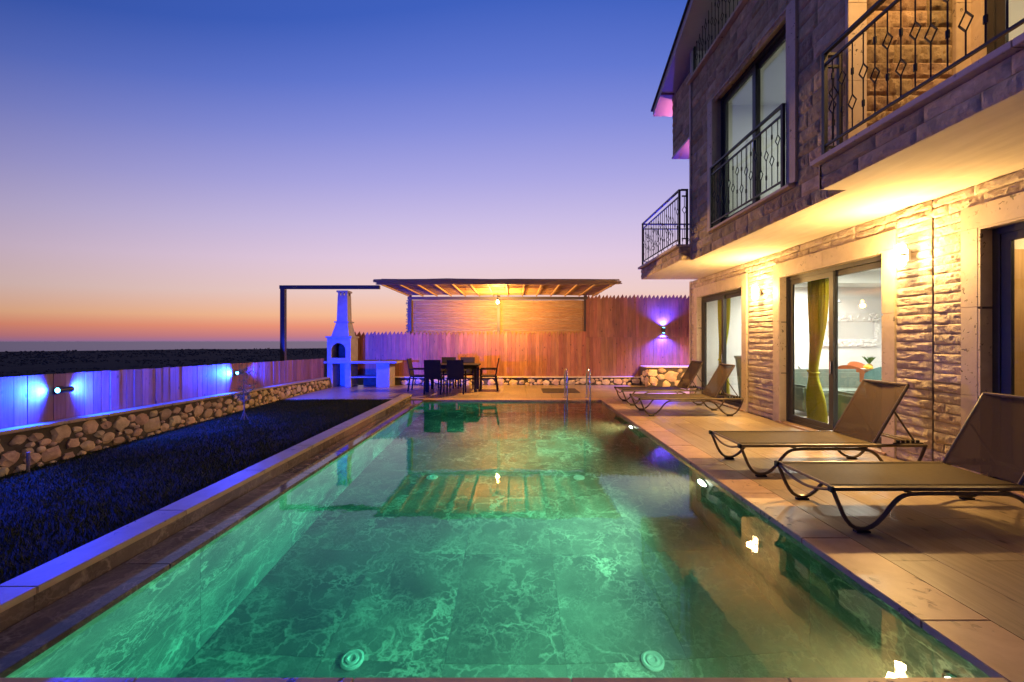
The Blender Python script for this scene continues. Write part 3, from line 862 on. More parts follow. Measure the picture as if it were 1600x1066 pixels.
# reed roof mat: rows of reeds lying across, sagging between supports, rolled at the front
rg = random.Random(31)
mat_ = MB()
y = PY0 - 0.02
while y < FY + 0.1:
    z = PZ + 0.085 + 0.022 * mnoise.noise((y * 3, 0, 0))
    path = []
    for k in range(11):
        x = lerp(PX0, PX1, k / 10) + (rg.uniform(-0.07, 0.07) if k in (0, 10) else 0)
        path.append((x, y + rg.gauss(0, 0.005), z + 0.02 * mnoise.noise((x * 1.2, y * 9, 5)) + 0.012 * math.sin(x * 2.1)))
    mat_.tube(path, rg.uniform(0.010, 0.015), 5)
    y += 0.021
mm = mat_.build('reed_mat', 'reed', t, fix=False); mm['kind'] = 'stuff'
fr = MB()
for k in range(46):
    a = rg.uniform(0, 6.28); rr = rg.uniform(0.01, 0.075)
    yy, zz = PY0 + rr * math.cos(a), PZ + 0.065 + rr * math.sin(a) * 0.95
    xa = PX0 + rg.uniform(-0.08, 0.25); xb = PX1 + rg.uniform(-0.25, 0.12)
    fr.tube([(lerp(xa, xb, q / 10), yy + rg.gauss(0, 0.006), zz + 0.03 * mnoise.noise((lerp(xa, xb, q / 10) * 0.8, 3, 1)) + rg.gauss(0, 0.005)) for q in range(11)], rg.uniform(0.008, 0.013), 5)
o = fr.build('rolled_edge', 'reed', t, fix=False); o['kind'] = 'stuff'
# hanging reed screen behind the fence
t = thing('reed_screen', 'reed matting hung between the pergola posts above the fence', 'screen', (-0.65, FY + 0.18, 1.6))
sr = MB(); z = 1.55
while z < 2.93:
    x0, x1 = -3.80 + rg.uniform(-0.05, 0.03), 2.44 + rg.uniform(-0.03, 0.02)
    ph = rg.uniform(0, 50)
    sr.tube([(lerp(x0, x1, q / 14), FY + 0.185 + rg.gauss(0, 0.004), z + 0.03 * mnoise.noise((lerp(x0, x1, q / 14) * 1.1 + ph, z * 2, 0)) + rg.gauss(0, 0.0025)) for q in range(15)], rg.uniform(0.008, 0.020), 5)
    z += rg.uniform(0.018, 0.036)
o = sr.build('reeds', 'reed', t, fix=False); o['kind'] = 'stuff'
for x in (-3.5, -2.4, -1.5, -0.45, 0.6, 1.5, 2.3):
    MB().box(x - 0.006, x + 0.006, FY + 0.17, FY + 0.176, 1.55, 2.93).build('binding', 'reedmat', t)
MB().box(-3.78, 2.42, FY + 0.2, FY + 0.204, 1.56, 2.92).build('backing', 'reedmat', t)
# bulb
t = thing('hanging_bulb', 'bare amber bulb hanging under the reed roof', 'lamp', (-0.56, 12.6, 2.98))
MB().tube([(-0.56, 12.6, 2.99), (-0.56, 12.6, 2.80)], 0.006, 6).build('cord', 'lampblack', t)
MB().lathe([(0.018, 0.0), (0.02, -0.05), (0.017, -0.055)], (-0.56, 12.6, 2.82), 12).build('socket', 'lampblack', t, smooth=True)
MB().lathe([(0.015, -0.05), (0.03, -0.075), (0.045, -0.11), (0.045, -0.135), (0.03, -0.165), (0.006, -0.178)], (-0.56, 12.6, 2.82), 16).build('bulb', 'e_amber', t, smooth=True)
lamp('POINT', (-0.56, 12.6, 2.58), 780, (1.0, 0.52, 0.11), t, 'glow', radius=0.05)

# ------------------------------------------------------------------ barbecue
t = thing('barbecue', 'white masonry barbecue with tall chimney in the corner of the terrace', 'barbecue', (-5.75, 13.6, 0))
bx0, bx1, by0, by1 = -6.12, -5.36, 13.28, 13.90
for a, b in ((bx0, bx0 + 0.17), (bx1 - 0.19, bx1)):
    MB().box(a, b, by0, by1, 0.0, 0.775).build('pier', 'bbq', t, bevel=0.008)
MB().box(bx0 + 0.17, bx1 - 0.19, by1 - 0.08, by1, 0, 0.775).build('back_panel', 'bbq', t)
MB().box(bx0 - 0.18, -3.85, by0 - 0.07, by1 + 0.02, 0.776, 0.84).build('counter', 'bbq', t, bevel=0.006)
# firebox with arched mouth
arch = [(-5.99, 0.96)]
ao = [(-5.99, 0.96), (-5.52, 0.96)] + [(-5.755 + 0.235 * math.cos(a), 1.20 + 0.235 * math.sin(a)) for a in [math.pi * k / 14 for k in range(15)]]
fb = MB()
n = 15
top_arc = [(-5.755 + 0.235 * math.cos(math.pi * k / 14), 1.20 + 0.235 * math.sin(math.pi * k / 14)) for k in range(15)]
ZT = 1.60
for k in range(14):
    (xa, za), (xb, zb_) = top_arc[k], top_arc[k + 1]
    fb.hexa([(xb, by0, zb_), (xa, by0, za), (xa, by0 + 0.08, za), (xb, by0 + 0.08, zb_), (xb, by0, ZT), (xa, by0, ZT), (xa, by0 + 0.08, ZT), (xb, by0 + 0.08, ZT)])
fb.box(bx0, -5.99, by0, by0 + 0.08, 0.841, ZT)
fb.box(-5.52, bx1, by0, by0 + 0.08, 0.841, ZT)
fb.box(-5.99, -5.52, by0, by0 + 0.08, 0.841, 0.95)
fb.box(bx0, bx0 + 0.07, by0 + 0.08, by1, 0.841, ZT)
fb.box(bx1 - 0.07, bx1, by0 + 0.08, by1, 0.841, ZT)
fb.build('firebox', 'bbq', t)
MB().box(bx0 + 0.07, bx1 - 0.07, by1 - 0.08, by1, 0.841, ZT).build('fire_back', 'soot', t)
for k in range(5):
    MB().box(bx0 + 0.071, bx0 + 0.10, by0 + 0.12, by1 - 0.09, 0.86 + k * 0.12, 0.86 + k * 0.12 + 0.105).build('fire_brick', 'bbq', t)
MB().box(bx0 - 0.04, bx1 + 0.04, by0 - 0.04, by1 + 0.02, ZT, ZT + 0.055).build('ledge', 'bbq', t, bevel=0.006)
MB().hexa([(-6.0, by0 + 0.03, ZT + 0.056), (-5.43, by0 + 0.03, ZT + 0.056), (-5.43, by1, ZT + 0.056), (-6.0, by1, ZT + 0.056),
           (-5.90, by0 + 0.16, 2.10), (-5.52, by0 + 0.16, 2.10), (-5.52, by1 - 0.08, 2.10), (-5.90, by1 - 0.08, 2.10)]).build('hood', 'bbq', t, bevel=0.006)
MB().box(-5.95, -5.47, by0 + 0.12, by1 - 0.04, 2.101, 2.145).build('ledge', 'bbq', t, bevel=0.005)
MB().hexa([(-5.885, by0 + 0.17, 2.146), (-5.53, by0 + 0.17, 2.146), (-5.53, by1 - 0.09, 2.146), (-5.885, by1 - 0.09, 2.146),
           (-5.86, by0 + 0.19, 3.0), (-5.545, by0 + 0.19, 3.0), (-5.545, by1 - 0.11, 3.0), (-5.86, by1 - 0.11, 3.0)]).build('chimney', 'bbq', t, bevel=0.006)
for (a, b) in ((-5.855, -5.79), (-5.735, -5.67), (-5.615, -5.55)):
    for (c, d) in ((by0 + 0.2, by0 + 0.26), (by1 - 0.18, by1 - 0.12)):
        MB().box(a, b, c, d, 3.001, 3.10).build('vent_pillar', 'bbq', t)
MB().box(-5.89, -5.515, by0 + 0.16, by1 - 0.08, 3.101, 3.16).build('chimney_cap', 'bbq', t, bevel=0.006)
MB().box(-4.53, -4.10, by0, by1, 0.0, 0.775).build('pier', 'bbq', t, bevel=0.008)
MB().box(bx1 + 0.001, -4.531, by0 + 0.05, by1, 0.30, 0.34).build('shelf', 'bbq', t)
MB().lathe([(0.17, 0.0), (0.17, 0.008), (0.15, 0.008), (0.13, 0.003)], (-4.45, 13.55, 0.842), 20).build('sink', 'chrome', t, smooth=True)

# ------------------------------------------------------------------ dining set outside
t = thing('dining_table', 'dark outdoor dining table under the reed roof', 'table', (-1.9, 12.45, 0))
MB().box(-2.66, -1.10, 12.02, 12.90, 0.755, 0.80).build('table_top', 'rattan', t, bevel=0.006)
MB().box(-2.60, -1.16, 12.08, 12.84, 0.68, 0.754).build('apron', 'rattan', t)
for x in (-2.61, -1.19):
    for y in (12.07, 12.81):
        MB().box(x - 0.04, x + 0.04, y - 0.04, y + 0.04, 0.0, 0.679).build('leg', 'rattan', t)
def garden_chair():
    t = thing('garden_chair', '', 'chair', local=True)
    for sx_ in (-1, 1):
        MB().hexa([(sx_ * 0.23 - 0.02, -0.25, 0), (sx_ * 0.23 + 0.02, -0.25, 0), (sx_ * 0.23 + 0.02, -0.21, 0), (sx_ * 0.23 - 0.02, -0.21, 0),
                   (sx_ * 0.23 - 0.02, -0.23, 0.64), (sx_ * 0.23 + 0.02, -0.23, 0.64), (sx_ * 0.23 + 0.02, -0.19, 0.64), (sx_ * 0.23 - 0.02, -0.19, 0.64)]).build('leg', 'rattan', t)
        MB().hexa([(sx_ * 0.23 - 0.02, 0.27, 0), (sx_ * 0.23 + 0.02, 0.27, 0), (sx_ * 0.23 + 0.02, 0.31, 0), (sx_ * 0.23 - 0.02, 0.31, 0),
                   (sx_ * 0.23 - 0.02, 0.21, 0.42), (sx_ * 0.23 + 0.02, 0.21, 0.42), (sx_ * 0.23 + 0.02, 0.25, 0.42), (sx_ * 0.23 - 0.02, 0.25, 0.42)]).build('leg', 'rattan', t)
        MB().box(sx_ * 0.23 - 0.025, sx_ * 0.23 + 0.025, -0.25, 0.27, 0.641, 0.67).build('arm_rest', 'rattan', t, bevel=0.004)
    MB().box(-0.24, 0.24, -0.22, 0.24, 0.421, 0.46).build('seat', 'rattan', t, bevel=0.008)
    MB().hexa([(-0.235, 0.215, 0.462), (0.235, 0.215, 0.462), (0.235, 0.245, 0.462), (-0.235, 0.245, 0.462),
               (-0.235, 0.31, 0.97), (0.235, 0.31, 0.97), (0.235, 0.335, 0.97), (-0.235, 0.335, 0.97)]).build('backrest', 'rattan', t, bevel=0.004)
    return t
proto = garden_chair()
cs = [(-2.34, 11.78, 180, 'dark garden chair seen from behind at the table, nearer the barbecue'),
      (-1.70, 11.78, 180, 'dark garden chair seen from behind at the table, nearer the pool ladder'),
      (-2.20, 13.12, 0, 'dark garden chair on the fence side of the table, nearer the barbecue'),
      (-1.58, 13.12, 0, 'dark garden chair on the fence side of the table, nearer the pool ladder'),
      (-2.92, 12.42, 90, 'dark garden chair in profile at the barbecue end of the table'),
      (-0.84, 12.46, -90, 'dark garden chair in profile at the ladder end of the table')]
for i, (x, y, a, lb) in enumerate(cs):
    o = proto if i == 0 else copy_tree(proto)
    o.location = (x, y, 0.001); o.rotation_euler.z = R(a)
    tag(o, lb, 'chair', 'garden chairs round the dark table')

# hatch and ladder
t = thing('hatch_cover', 'dark square hatch cover set in the far deck', 'hatch', (1.3, 12.3, 0))
MB().box(0.78, 1.86, 11.78, 12.82, 0.002, 0.014).build('frame', 'chrome', t)
MB().box(0.80, 1.84, 11.80, 12.80, 0.015, 0.022).build('plate', 'hatch', t)
t = thing('pool_ladder', 'steel pool ladder with two arched handrails at the far end', 'ladder', (1.6, 10.7, 0))
for x in (1.30, 1.88):
    p = [(x, 10.86, 0.0), (x, 10.86, 0.6)] + [(x, 10.62 + 0.24 * math.cos(a), 0.6 + 0.2 * math.sin(a)) for a in [math.pi * k / 10 for k in range(1, 10)]] + [(x, 10.38, 0.6), (x, 10.36, 0.0), (x, 10.36, -1.15)]
    MB().tube(p, 0.021, 12).build('handrail', 'chrome', t, smooth=True)
    MB().lathe([(0.045, 0.001), (0.045, 0.012), (0.022, 0.018)], (x, 10.86, 0), 16).build('base_plate', 'chrome', t, smooth=True)
for z in (-0.25, -0.52, -0.79, -1.06):
    MB().box(1.322, 1.858, 10.33, 10.40, z - 0.015, z + 0.015).build('step', 'chrome', t, bevel=0.004)

# ------------------------------------------------------------------ sun loungers
def lounger():
    t = thing('sun_lounger', '', 'sun lounger', local=True)
    HW = 0.335
    ctrl = [(0.0, 0.325), (0.035, 0.24), (0.085, 0.12), (0.15, 0.04), (0.235, 0.022), (0.32, 0.05), (0.40, 0.13), (0.47, 0.225), (0.54, 0.285), (0.63, 0.302), (0.9, 0.302), (1.25, 0.302),
            (1.40, 0.295), (1.50, 0.25), (1.58, 0.15), (1.67, 0.055), (1.77, 0.022), (1.87, 0.035), (1.95, 0.11), (2.01, 0.22), (2.05, 0.325)]
    def smooth(ps, it=2):
        for _ in range(it):
            q = [ps[0]]
            for a, b in zip(ps[:-1], ps[1:]):
                q.append(tuple(lerp(a[i], b[i], 0.25) for i in range(len(a)))); q.append(tuple(lerp(a[i], b[i], 0.75) for i in range(len(a))))
            q.append(ps[-1]); ps = q
        return ps
    pts = smooth(ctrl, 1)
    for s in (-1, 1):
        MB().tube([(-0.005, s * HW, 0.34), (2.06, s * HW, 0.34)], 0.019, 8).build('side_rail', 'bronze', t, smooth=True)
        MB().tube([(x, s * HW, z) for x, z in pts], 0.016, 8).build('leg', 'bronze', t, smooth=True)
        for x in (0.225, 1.79):
            MB().box(x - 0.055, x + 0.055, s * HW - 0.02, s * HW + 0.02, 0.0, 0.014).build('foot_pad', 'rubber', t)
        MB().box(-0.03, 0.0, s * HW - 0.022, s * HW + 0.022, 0.315, 0.362).build('end_cap', 'rubber', t, bevel=0.005)
        MB().tube([(1.52, s * (HW - 0.045), 0.352), (1.905, s * (HW - 0.045), 1.005)], 0.016, 8).build('back_rail', 'bronze', t, smooth=True)
    MB().tube([(0.0, lerp(-HW, HW, k / 10), 0.338 - 0.075 * math.sin(math.pi * k / 10)) for k in range(11)], 0.012, 8).build('foot_bow', 'bronze', t, smooth=True)
    for (x, z, r) in ((0.01, 0.345, 0.014), (0.62, 0.305, 0.012), (1.40, 0.300, 0.012), (2.05, 0.335, 0.014)):
        MB().tube([(x, -HW, z), (x, HW, z)], r, 8).build('cross_bar', 'bronze', t, smooth=True)
    MB().tube([(1.905, -(HW - 0.045), 1.005), (1.905, HW - 0.045, 1.005)], 0.016, 8).build('head_bar', 'bronze', t, smooth=True)
    # seat sling, slightly slack
    n = 14; m = 6; th = 0.006
    def zs(i, j): return 0.358 - 0.022 * math.sin(math.pi * j / m) * (0.4 + 0.6 * math.sin(math.pi * i / n))
    vs = [(lerp(0.005, 1.515, i / n), lerp(-HW, HW, j / m), zs(i, j) - k * th) for k in (0, 1) for i in range(n + 1) for j in range(m + 1)]
    def sheet(n, m):
        f = []
        S = (n + 1) * (m + 1)
        for i in range(n):
            for j in range(m):
                a = i * (m + 1) + j
                f.append((a, a + 1, a + m + 2, a + m + 1)); f.append((S + a + m + 1, S + a + m + 2, S + a + 1, S + a))
        for i in range(n):
            for j in (0, m):
                a = i * (m + 1) + j; b = a + m + 1
                f.append((a, b, S + b, S + a))
        for j in range(m):
            for i in (0, n):
                a = i * (m + 1) + j; b = a + 1
                f.append((a, b, S + b, S + a))
        return f
    MB().add(vs, sheet(n, m)).build('seat', 'sling', t, smooth=True)
    for s in (-1, 1):
        MB().box(0.01, 1.51, s * (HW - 0.045) - 0.006, s * (HW - 0.045) + 0.006, 0.3565, 0.3605).build('seam', 'slingback', t)
    d = Vector((0.385, 0, 0.653)).normalized(); nr = Vector((-d.z, 0, d.x))
    L = 0.745; n2 = 8
    vs = []
    for k in (0, 1):
        for i in range(n2 + 1):
            for j in range(m + 1):
                p = Vector((1.525, lerp(-HW + 0.047, HW - 0.047, j / m), 0.362)) + d * (L * i / n2) + nr * (0.012 - 0.02 * math.sin(math.pi * j / m) - k * th)
                vs.append(tuple(p))
    MB().add(vs, sheet(n2, m)).build('backrest', 'slingback', t, smooth=True)
    st = MB()
    for s in (-1, 1):
        st.tube([(1.745, s * 0.27, 0.735), (1.99, s * 0.27, 0.375)], 0.010, 8)
    st.tube([(1.99, -0.27, 0.375), (1.99, 0.27, 0.375)], 0.010, 8)
    st.build('back_strut', 'bronze', t, smooth=True)
    for s in (-1, 1):
        rk = MB().box(1.72, 2.05, s * 0.31 - 0.008, s * 0.31 + 0.008, 0.345, 0.365)
        for k in range(5):
            rk.box(1.76 + k * 0.055, 1.785 + k * 0.055, s * 0.31 - 0.009, s * 0.31 + 0.009, 0.364, 0.392)
        rk.build('rack', 'rubber', t)
    return t
lp = lounger()
ll = [(3.55, 0.0, 'brown mesh sun lounger nearest the camera, running out of the picture'),
      (4.87, 0.3, 'brown mesh sun lounger second from the camera, in front of the middle sliding door'),
      (8.53, -0.4, 'brown mesh sun lounger third from the camera, nearer one of the far pair'),
      (9.89, 0.5, 'brown mesh sun lounger farthest from the camera, by the far end of the house')]
for i, (y, a, lb) in enumerate(ll):
    o = lp if i == 0 else copy_tree(lp)
    o.location = (2.49, y, 0.0005); o.rotation_euler.z = R(a)
    tag(o, lb, 'sun lounger', 'sun loungers along the pool')

# ------------------------------------------------------------------ house
HX = 4.87
house = thing('stone_villa', 'three-storey villa clad in split stone with balconies beside the pool', 'house', (6.5, 6, 0))
def stone_mesh(seed, mat):
    rg = random.Random(seed); o = Vector((rg.uniform(0, 99), rg.uniform(0, 99), 0))
    nu, nv = 14, 6
    vs = []; fs = []
    for j in range(nv + 1):
        for i in range(nu + 1):
            u, v = i / nu, j / nv
            e = min(1, 9 * u, 9 * (1 - u)) ** 0.5 * min(1, 4.0 * v, 4.0 * (1 - v)) ** 0.5
            d = 0.2 + e * (0.36 + 0.5 * mnoise.noise(Vector((u * 3.2, v * 1.8, 0)) + o) + 0.42 * abs(mnoise.noise(Vector((u * 7, v * 3.2, 7)) + o)) + 0.3 * mnoise.noise(Vector((u * 14, v * 6, 3)) + o))
            ju = 0.012 * mnoise.noise(Vector((v * 4, i, 3)) + o) if 0 < i < nu else 0
            vs.append((-max(0.05, d), u + ju, v))
    k = len(vs)
    for j in range(nv):
        for i in range(nu):
            a = j * (nu + 1) + i
            fs.append((a, a + nu + 1, a + nu + 2, a + 1))
    bd = [i for i in range(nu + 1)] + [j * (nu + 1) + nu for j in range(1, nv + 1)] + [nv * (nu + 1) + i for i in range(nu - 1, -1, -1)] + [j * (nu + 1) for j in range(nv - 1, 0, -1)]
    for b in bd:
        vs.append((0.25, vs[b][1], vs[b][2]))
    nb = len(bd)
    for i in range(nb):
        fs.append((bd[i], bd[(i + 1) % nb], k + (i + 1) % nb, k + i))
    me = MB().add(vs, fs).mesh('stone', mat)
    me.shade_smooth(); me.set_sharp_from_angle(angle=R(32))
    return me
GST = [stone_mesh(i, 'gstone') for i in range(12)]
UST = [stone_mesh(50 + i, 'ustone') for i in range(12)]
TST = [stone_mesh(80 + i, 'tstone') for i in range(8)]
rgs = random.Random(77)
def courses(parent, plane, a0, a1, z0, z1, meshes, hmin, hmax, lmin, lmax, depth, holes=(), facing='-X', stop=None):
    """coursed split stones on a wall face; holes are (a0, a1, z0, z1) left free"""
    nrow = max(1, round((z1 - z0) / ((hmin + hmax) / 2)))
    hs = [rgs.uniform(hmin, hmax) for _ in range(nrow)]; k = (z1 - z0) / sum(hs)
    z = z0
    for h in hs:
        h *= k
        spans = [(a0, a1)]
        for (c, d, e, f) in holes:
            if e < z + h * 0.5 < f:
                ns = []
                for (p, q) in spans:
                    if d <= p or c >= q: ns.append((p, q))
                    else:
                        if c > p: ns.append((p, c))
                        if d < q: ns.append((d, q))
                spans = ns
        for (p, q) in spans:
            a = p
            while a < q - 1e-4:
                L = rgs.uniform(lmin, lmax)
                if q - a - L < lmin * 0.6: L = q - a
                g = 0.0022
                dp = depth * rgs.uniform(0.75, 1.25)
                if facing == '-X':
                    link_obj('stone', rgs.choice(meshes), parent, (plane, a + g, z + g), None, (dp, L - 2 * g, h - 2 * g))
                elif facing == '-Y':
                    link_obj('stone', rgs.choice(meshes), parent, (a + L - g, plane, z + g), (0, 0, R(90)), (dp, L - 2 * g, h - 2 * g))
                elif facing == '+Y':
                    link_obj('stone', rgs.choice(meshes), parent, (a + g, plane, z + g), (0, 0, R(-90)), (dp, L - 2 * g, h - 2 * g))
                a += L
        z += h
SOF = 3.16
DA, DB, DC = (8.79, 11.0), (5.41, 7.56), (2.15, 4.30)
DT = 2.69
# ground-floor wall core
core = MB()
core.box(HX + 0.03, HX + 0.22, DA[1], 11.46, -0.05, SOF)
core.box(HX + 0.03, HX + 0.22, DB[1], DA[0], -0.05, SOF)
core.box(HX + 0.03, HX + 0.22, DC[1], DB[0], -0.05, SOF)
core.box(HX + 0.03, HX + 0.22, -1.0, DC[0], -0.05, SOF)
for d in (DA, DB, DC):
    core.box(HX + 0.03, HX + 0.22, d[0], d[1], DT, SOF)
core.box(HX + 0.22, 10.8, 11.30, 11.46, -0.05, SOF)
gw = core.build('ground_wall', 'mortar', house)
tr_w = 0.165
holes = [(d[0] - tr_w, d[1] + tr_w, -1, DT + 0.24) for d in (DA, DB, DC)]
courses(gw, HX + 0.03, 2.0, 11.40, DT + 0.242, SOF, GST, 0.10, 0.12, 0.25, 0.55, 0.035)
courses(gw, HX + 0.03, DB[1] + tr_w, DA[0] - tr_w, 0.0, DT + 0.24, GST, 0.095, 0.12, 0.42, 0.9, 0.036)
courses(gw, HX + 0.012, 4.80, 5.25, 0.0, SOF - 0.002, GST, 0.10, 0.125, 0.3, 0.5, 0.036)
MB().box(HX + 0.014, HX + 0.03, 4.802, 5.243, -0.02, SOF - 0.002).build('pilaster_core', 'mortar', house)
courses(gw, HX + 0.03, DC[1] + tr_w, 4.799, 0.0, DT + 0.24, GST, 0.10, 0.125, 0.2, 0.4, 0.034)
courses(gw, HX + 0.03, DA[1] + tr_w, 11.40, 0.0, DT + 0.24, GST, 0.10, 0.125, 0.2, 0.4, 0.035)
# travertine surrounds
for d in (DA, DB, DC):
    zs_ = [0.0, 0.92, 1.86, DT]
    for k in range(3):
        for (a, b) in ((d[0] - tr_w, d[0]), (d[1], d[1] + tr_w)):
            MB().box(HX - 0.022, HX + 0.029, a + 0.001, b, zs_[k] + 0.001, zs_[k + 1]).build('jamb_slab', 'trim', house, bevel=0.003)
        MB().box(HX - 0.02, HX + 0.21, d[1] - 0.022, d[1] - 0.0005, zs_[k] + 0.001, zs_[k + 1] - 0.024).build('reveal_slab', 'trim', house)
        MB().box(HX - 0.02, HX + 0.21, d[0] + 0.0005, d[0] + 0.022, zs_[k] + 0.001, zs_[k + 1] - 0.024).build('reveal_slab', 'trim', house)
    MB().box(HX - 0.024, HX + 0.029, d[0] - tr_w, (d[0] + d[1]) / 2 - 0.001, DT + 0.001, DT + 0.24).build('lintel_slab', 'trim', house, bevel=0.003)
    MB().box(HX - 0.024, HX + 0.029, (d[0] + d[1]) / 2 + 0.001, d[1] + tr_w, DT + 0.001, DT + 0.24).build('lintel_slab', 'trim', house, bevel=0.003)
    MB().box(HX - 0.02, HX + 0.21, d[0] + 0.001, d[1] - 0.001, DT - 0.023, DT - 0.001).build('head_slab', 'trim', house)
    MB().box(HX - 0.05, HX + 0.19, d[0] - 0.05, d[1] + 0.05, 0.0, 0.032).build('threshold', 'coping', house, bevel=0.004)
MB().box(HX - 0.012, HX + 0.10, 11.405, 11.47, 0, SOF).build('corner_trim', 'trim', house)
def sliding_door(x, y0, y1, z0, z1, label=None, split=None, open_leaf=0):
    f = 0.065
    mid = split or (y0 + y1) / 2
    fr = MB()
    fr.box(x - 0.05, x + 0.06, y0, y0 + f, z0, z1); fr.box(x - 0.05, x + 0.06, y1 - f, y1, z0, z1)
    fr.box(x - 0.05, x + 0.06, y0 + f, y1 - f, z1 - f, z1); fr.box(x - 0.05, x + 0.06, y0 + f, y1 - f, z0, z0 + 0.055)
    d = fr.build('sliding_door', 'frame', house)
    if label: d['label'] = label
    for k, (a, b, dx) in enumerate(((y0 + f + 0.002, mid + 0.045, 0.026), (mid - 0.045, y1 - f - 0.002, -0.02))):
        lf = MB(); s = 0.085
        lf.box(x + dx - 0.018, x + dx + 0.018, a, a + s, z0 + 0.056, z1 - f - 0.001); lf.box(x + dx - 0.018, x + dx + 0.018, b - s, b, z0 + 0.056, z1 - f - 0.001)
        lf.box(x + dx - 0.018, x + dx + 0.018, a + s, b - s, z1 - f - s, z1 - f - 0.001); lf.box(x + dx - 0.018, x + dx + 0.018, a + s, b - s, z0 + 0.056, z0 + 0.056 + s)
        lf.build('leaf_frame', 'frame', d)
        MB().box(x + dx - 0.004, x + dx + 0.004, a + s - 0.002, b - s + 0.002, z0 + 0.056 + s - 0.002, z1 - f - s + 0.002).build('pane', 'glass', d)
    MB().box(x - 0.062, x - 0.040, mid - 0.02, mid + 0.005, z0 + 0.95, z0 + 1.15).build('handle', 'chrome', d)
    return d
GX = HX + 0.155
sliding_door(GX, DA[0] + 0.023, DA[1] - 0.023, 0.033, DT - 0.024, 'sliding glass door at the far end of the ground floor')
sliding_door(GX, DB[0] + 0.023, DB[1] - 0.023, 0.033, DT - 0.024, 'sliding glass door in the middle of the ground floor')
sliding_door(GX, DC[0] + 0.023, DC[1] - 0.023, 0.033, DT - 0.024, 'dark framed door nearest the camera')
# ground-floor room
room = MB()
room.box(HX + 0.22, 10.7, 2.0, 11.30, -0.05, 0.02)
MB().box(HX + 0.221, 10.7, 2.0, 11.299, -0.051, 0.021).build('room_floor', 'floorin', house)
MB().box(HX + 0.221, 10.7, 11.22, 11.299, 0.022, 2.97).build('room_wall', 'interior', house)
MB().box(10.7, 10.78, 2.0, 11.299, -0.05, 3.15).build('room_wall', 'interior', house)
MB().box(HX + 0.221, 10.7, 4.52, 4.60, 0.022, 2.97).build('room_wall', 'interior', house)
MB().box(HX + 0.221, 10.7, 1.92, 2.0, -0.05, 3.15).build('room_wall', 'interior', house)
MB().box(HX + 0.03, 10.78, 1.9, 11.46, 2.971, 3.15).build('room_ceiling', 'interior', house)
MB().box(HX + 0.221, 10.7, 8.62, 9.02, 2.72, 2.97).build('ceiling_beam', 'interior', house)
MB().box(HX + 0.225, 10.7, 11.20, 11.219, 0.022, 0.11).build('skirting', 'white', house)
# entrance behind the nearest door: oak cupboard close to the glass
for k in range(4):
    MB().box(lerp(HX + 0.24, 7.2, k / 4) + 0.002, lerp(HX + 0.24, 7.2, (k + 1) / 4) - 0.002, 4.46, 4.515, 0.03, 2.5).build('oak_panel', 'oakdoor', house)

# first-floor overhang, soffits and balconies
UX = 3.60
UY0, UY1 = 4.47, 8.47
MB().box(UX + 0.03, 11, -1.0, UY1 - 0.03, SOF, SOF + 0.03).build('soffit', 'plaster', house)
MB().box(3.39, 11, UY1 - 0.03, 11.04, SOF, SOF + 0.03).build('soffit', 'plaster', house)
MB().box(3.36, UX + 0.03, -1.0, 4.50, SOF, SOF + 0.03).build('soffit', 'plaster', house)
MB().box(UX + 0.04, 11, -1.0, UY1 - 0.04, SOF + 0.031, 3.44).build('slab_core', 'mortar', house)
fb_ = MB().box(3.395, 11, UY1 - 0.035, 11.035, SOF + 0.031, 3.435); fbal = fb_.build('balcony', 'mortar', house); fbal['label'] = 'balcony at the far end of the first floor'
nb_ = MB().box(3.365, UX + 0.04, -1.0, 4.495, SOF + 0.031, 3.435); nbal = nb_.build('balcony', 'mortar', house); nbal['label'] = 'balcony nearest the camera'
courses(fbal, 3.39, 8.47, 11.04, SOF, 3.43, UST, 0.13, 0.14, 0.25, 0.5, 0.04)
courses(fbal, 8.44, 3.36, UX, SOF, 3.43, UST, 0.13, 0.14, 0.2, 0.3, 0.04, facing='-Y')
courses(nbal, 3.36, 1.2, 4.50, SOF, 3.43, UST, 0.13, 0.14, 0.3, 0.6, 0.035)
courses(nbal, 4.50, 3.33, UX, SOF, 3.43, UST, 0.13, 0.14, 0.2, 0.3, 0.03, facing='+Y')
for (a, b) in ((8.42, 9.7), (9.703, 11.09)):
    MB().box(3.30, 3.62, a, b, 3.437, 3.49).build('coping_stone', 'trim', house, bevel=0.004)
MB().box(3.622, HX + 0.2, 10.75, 11.09, 3.437, 3.49).build('coping_stone', 'trim', house, bevel=0.004)
MB().box(3.622, HX + 4, 8.48, 10.748, 3.436, 3.47).build('balcony_floor', 'coping', house)
for (a, b) in ((-1, 0.9), (0.903, 2.7), (2.703, 4.56)):
    MB().box(3.27, 3.56, a, b, 3.437, 3.49).build('coping_stone', 'trim', house, bevel=0.004)
MB().box(3.562, HX + 0.1, -1, 4.44, 3.441, 3.475).build('balcony_floor', 'coping', house)
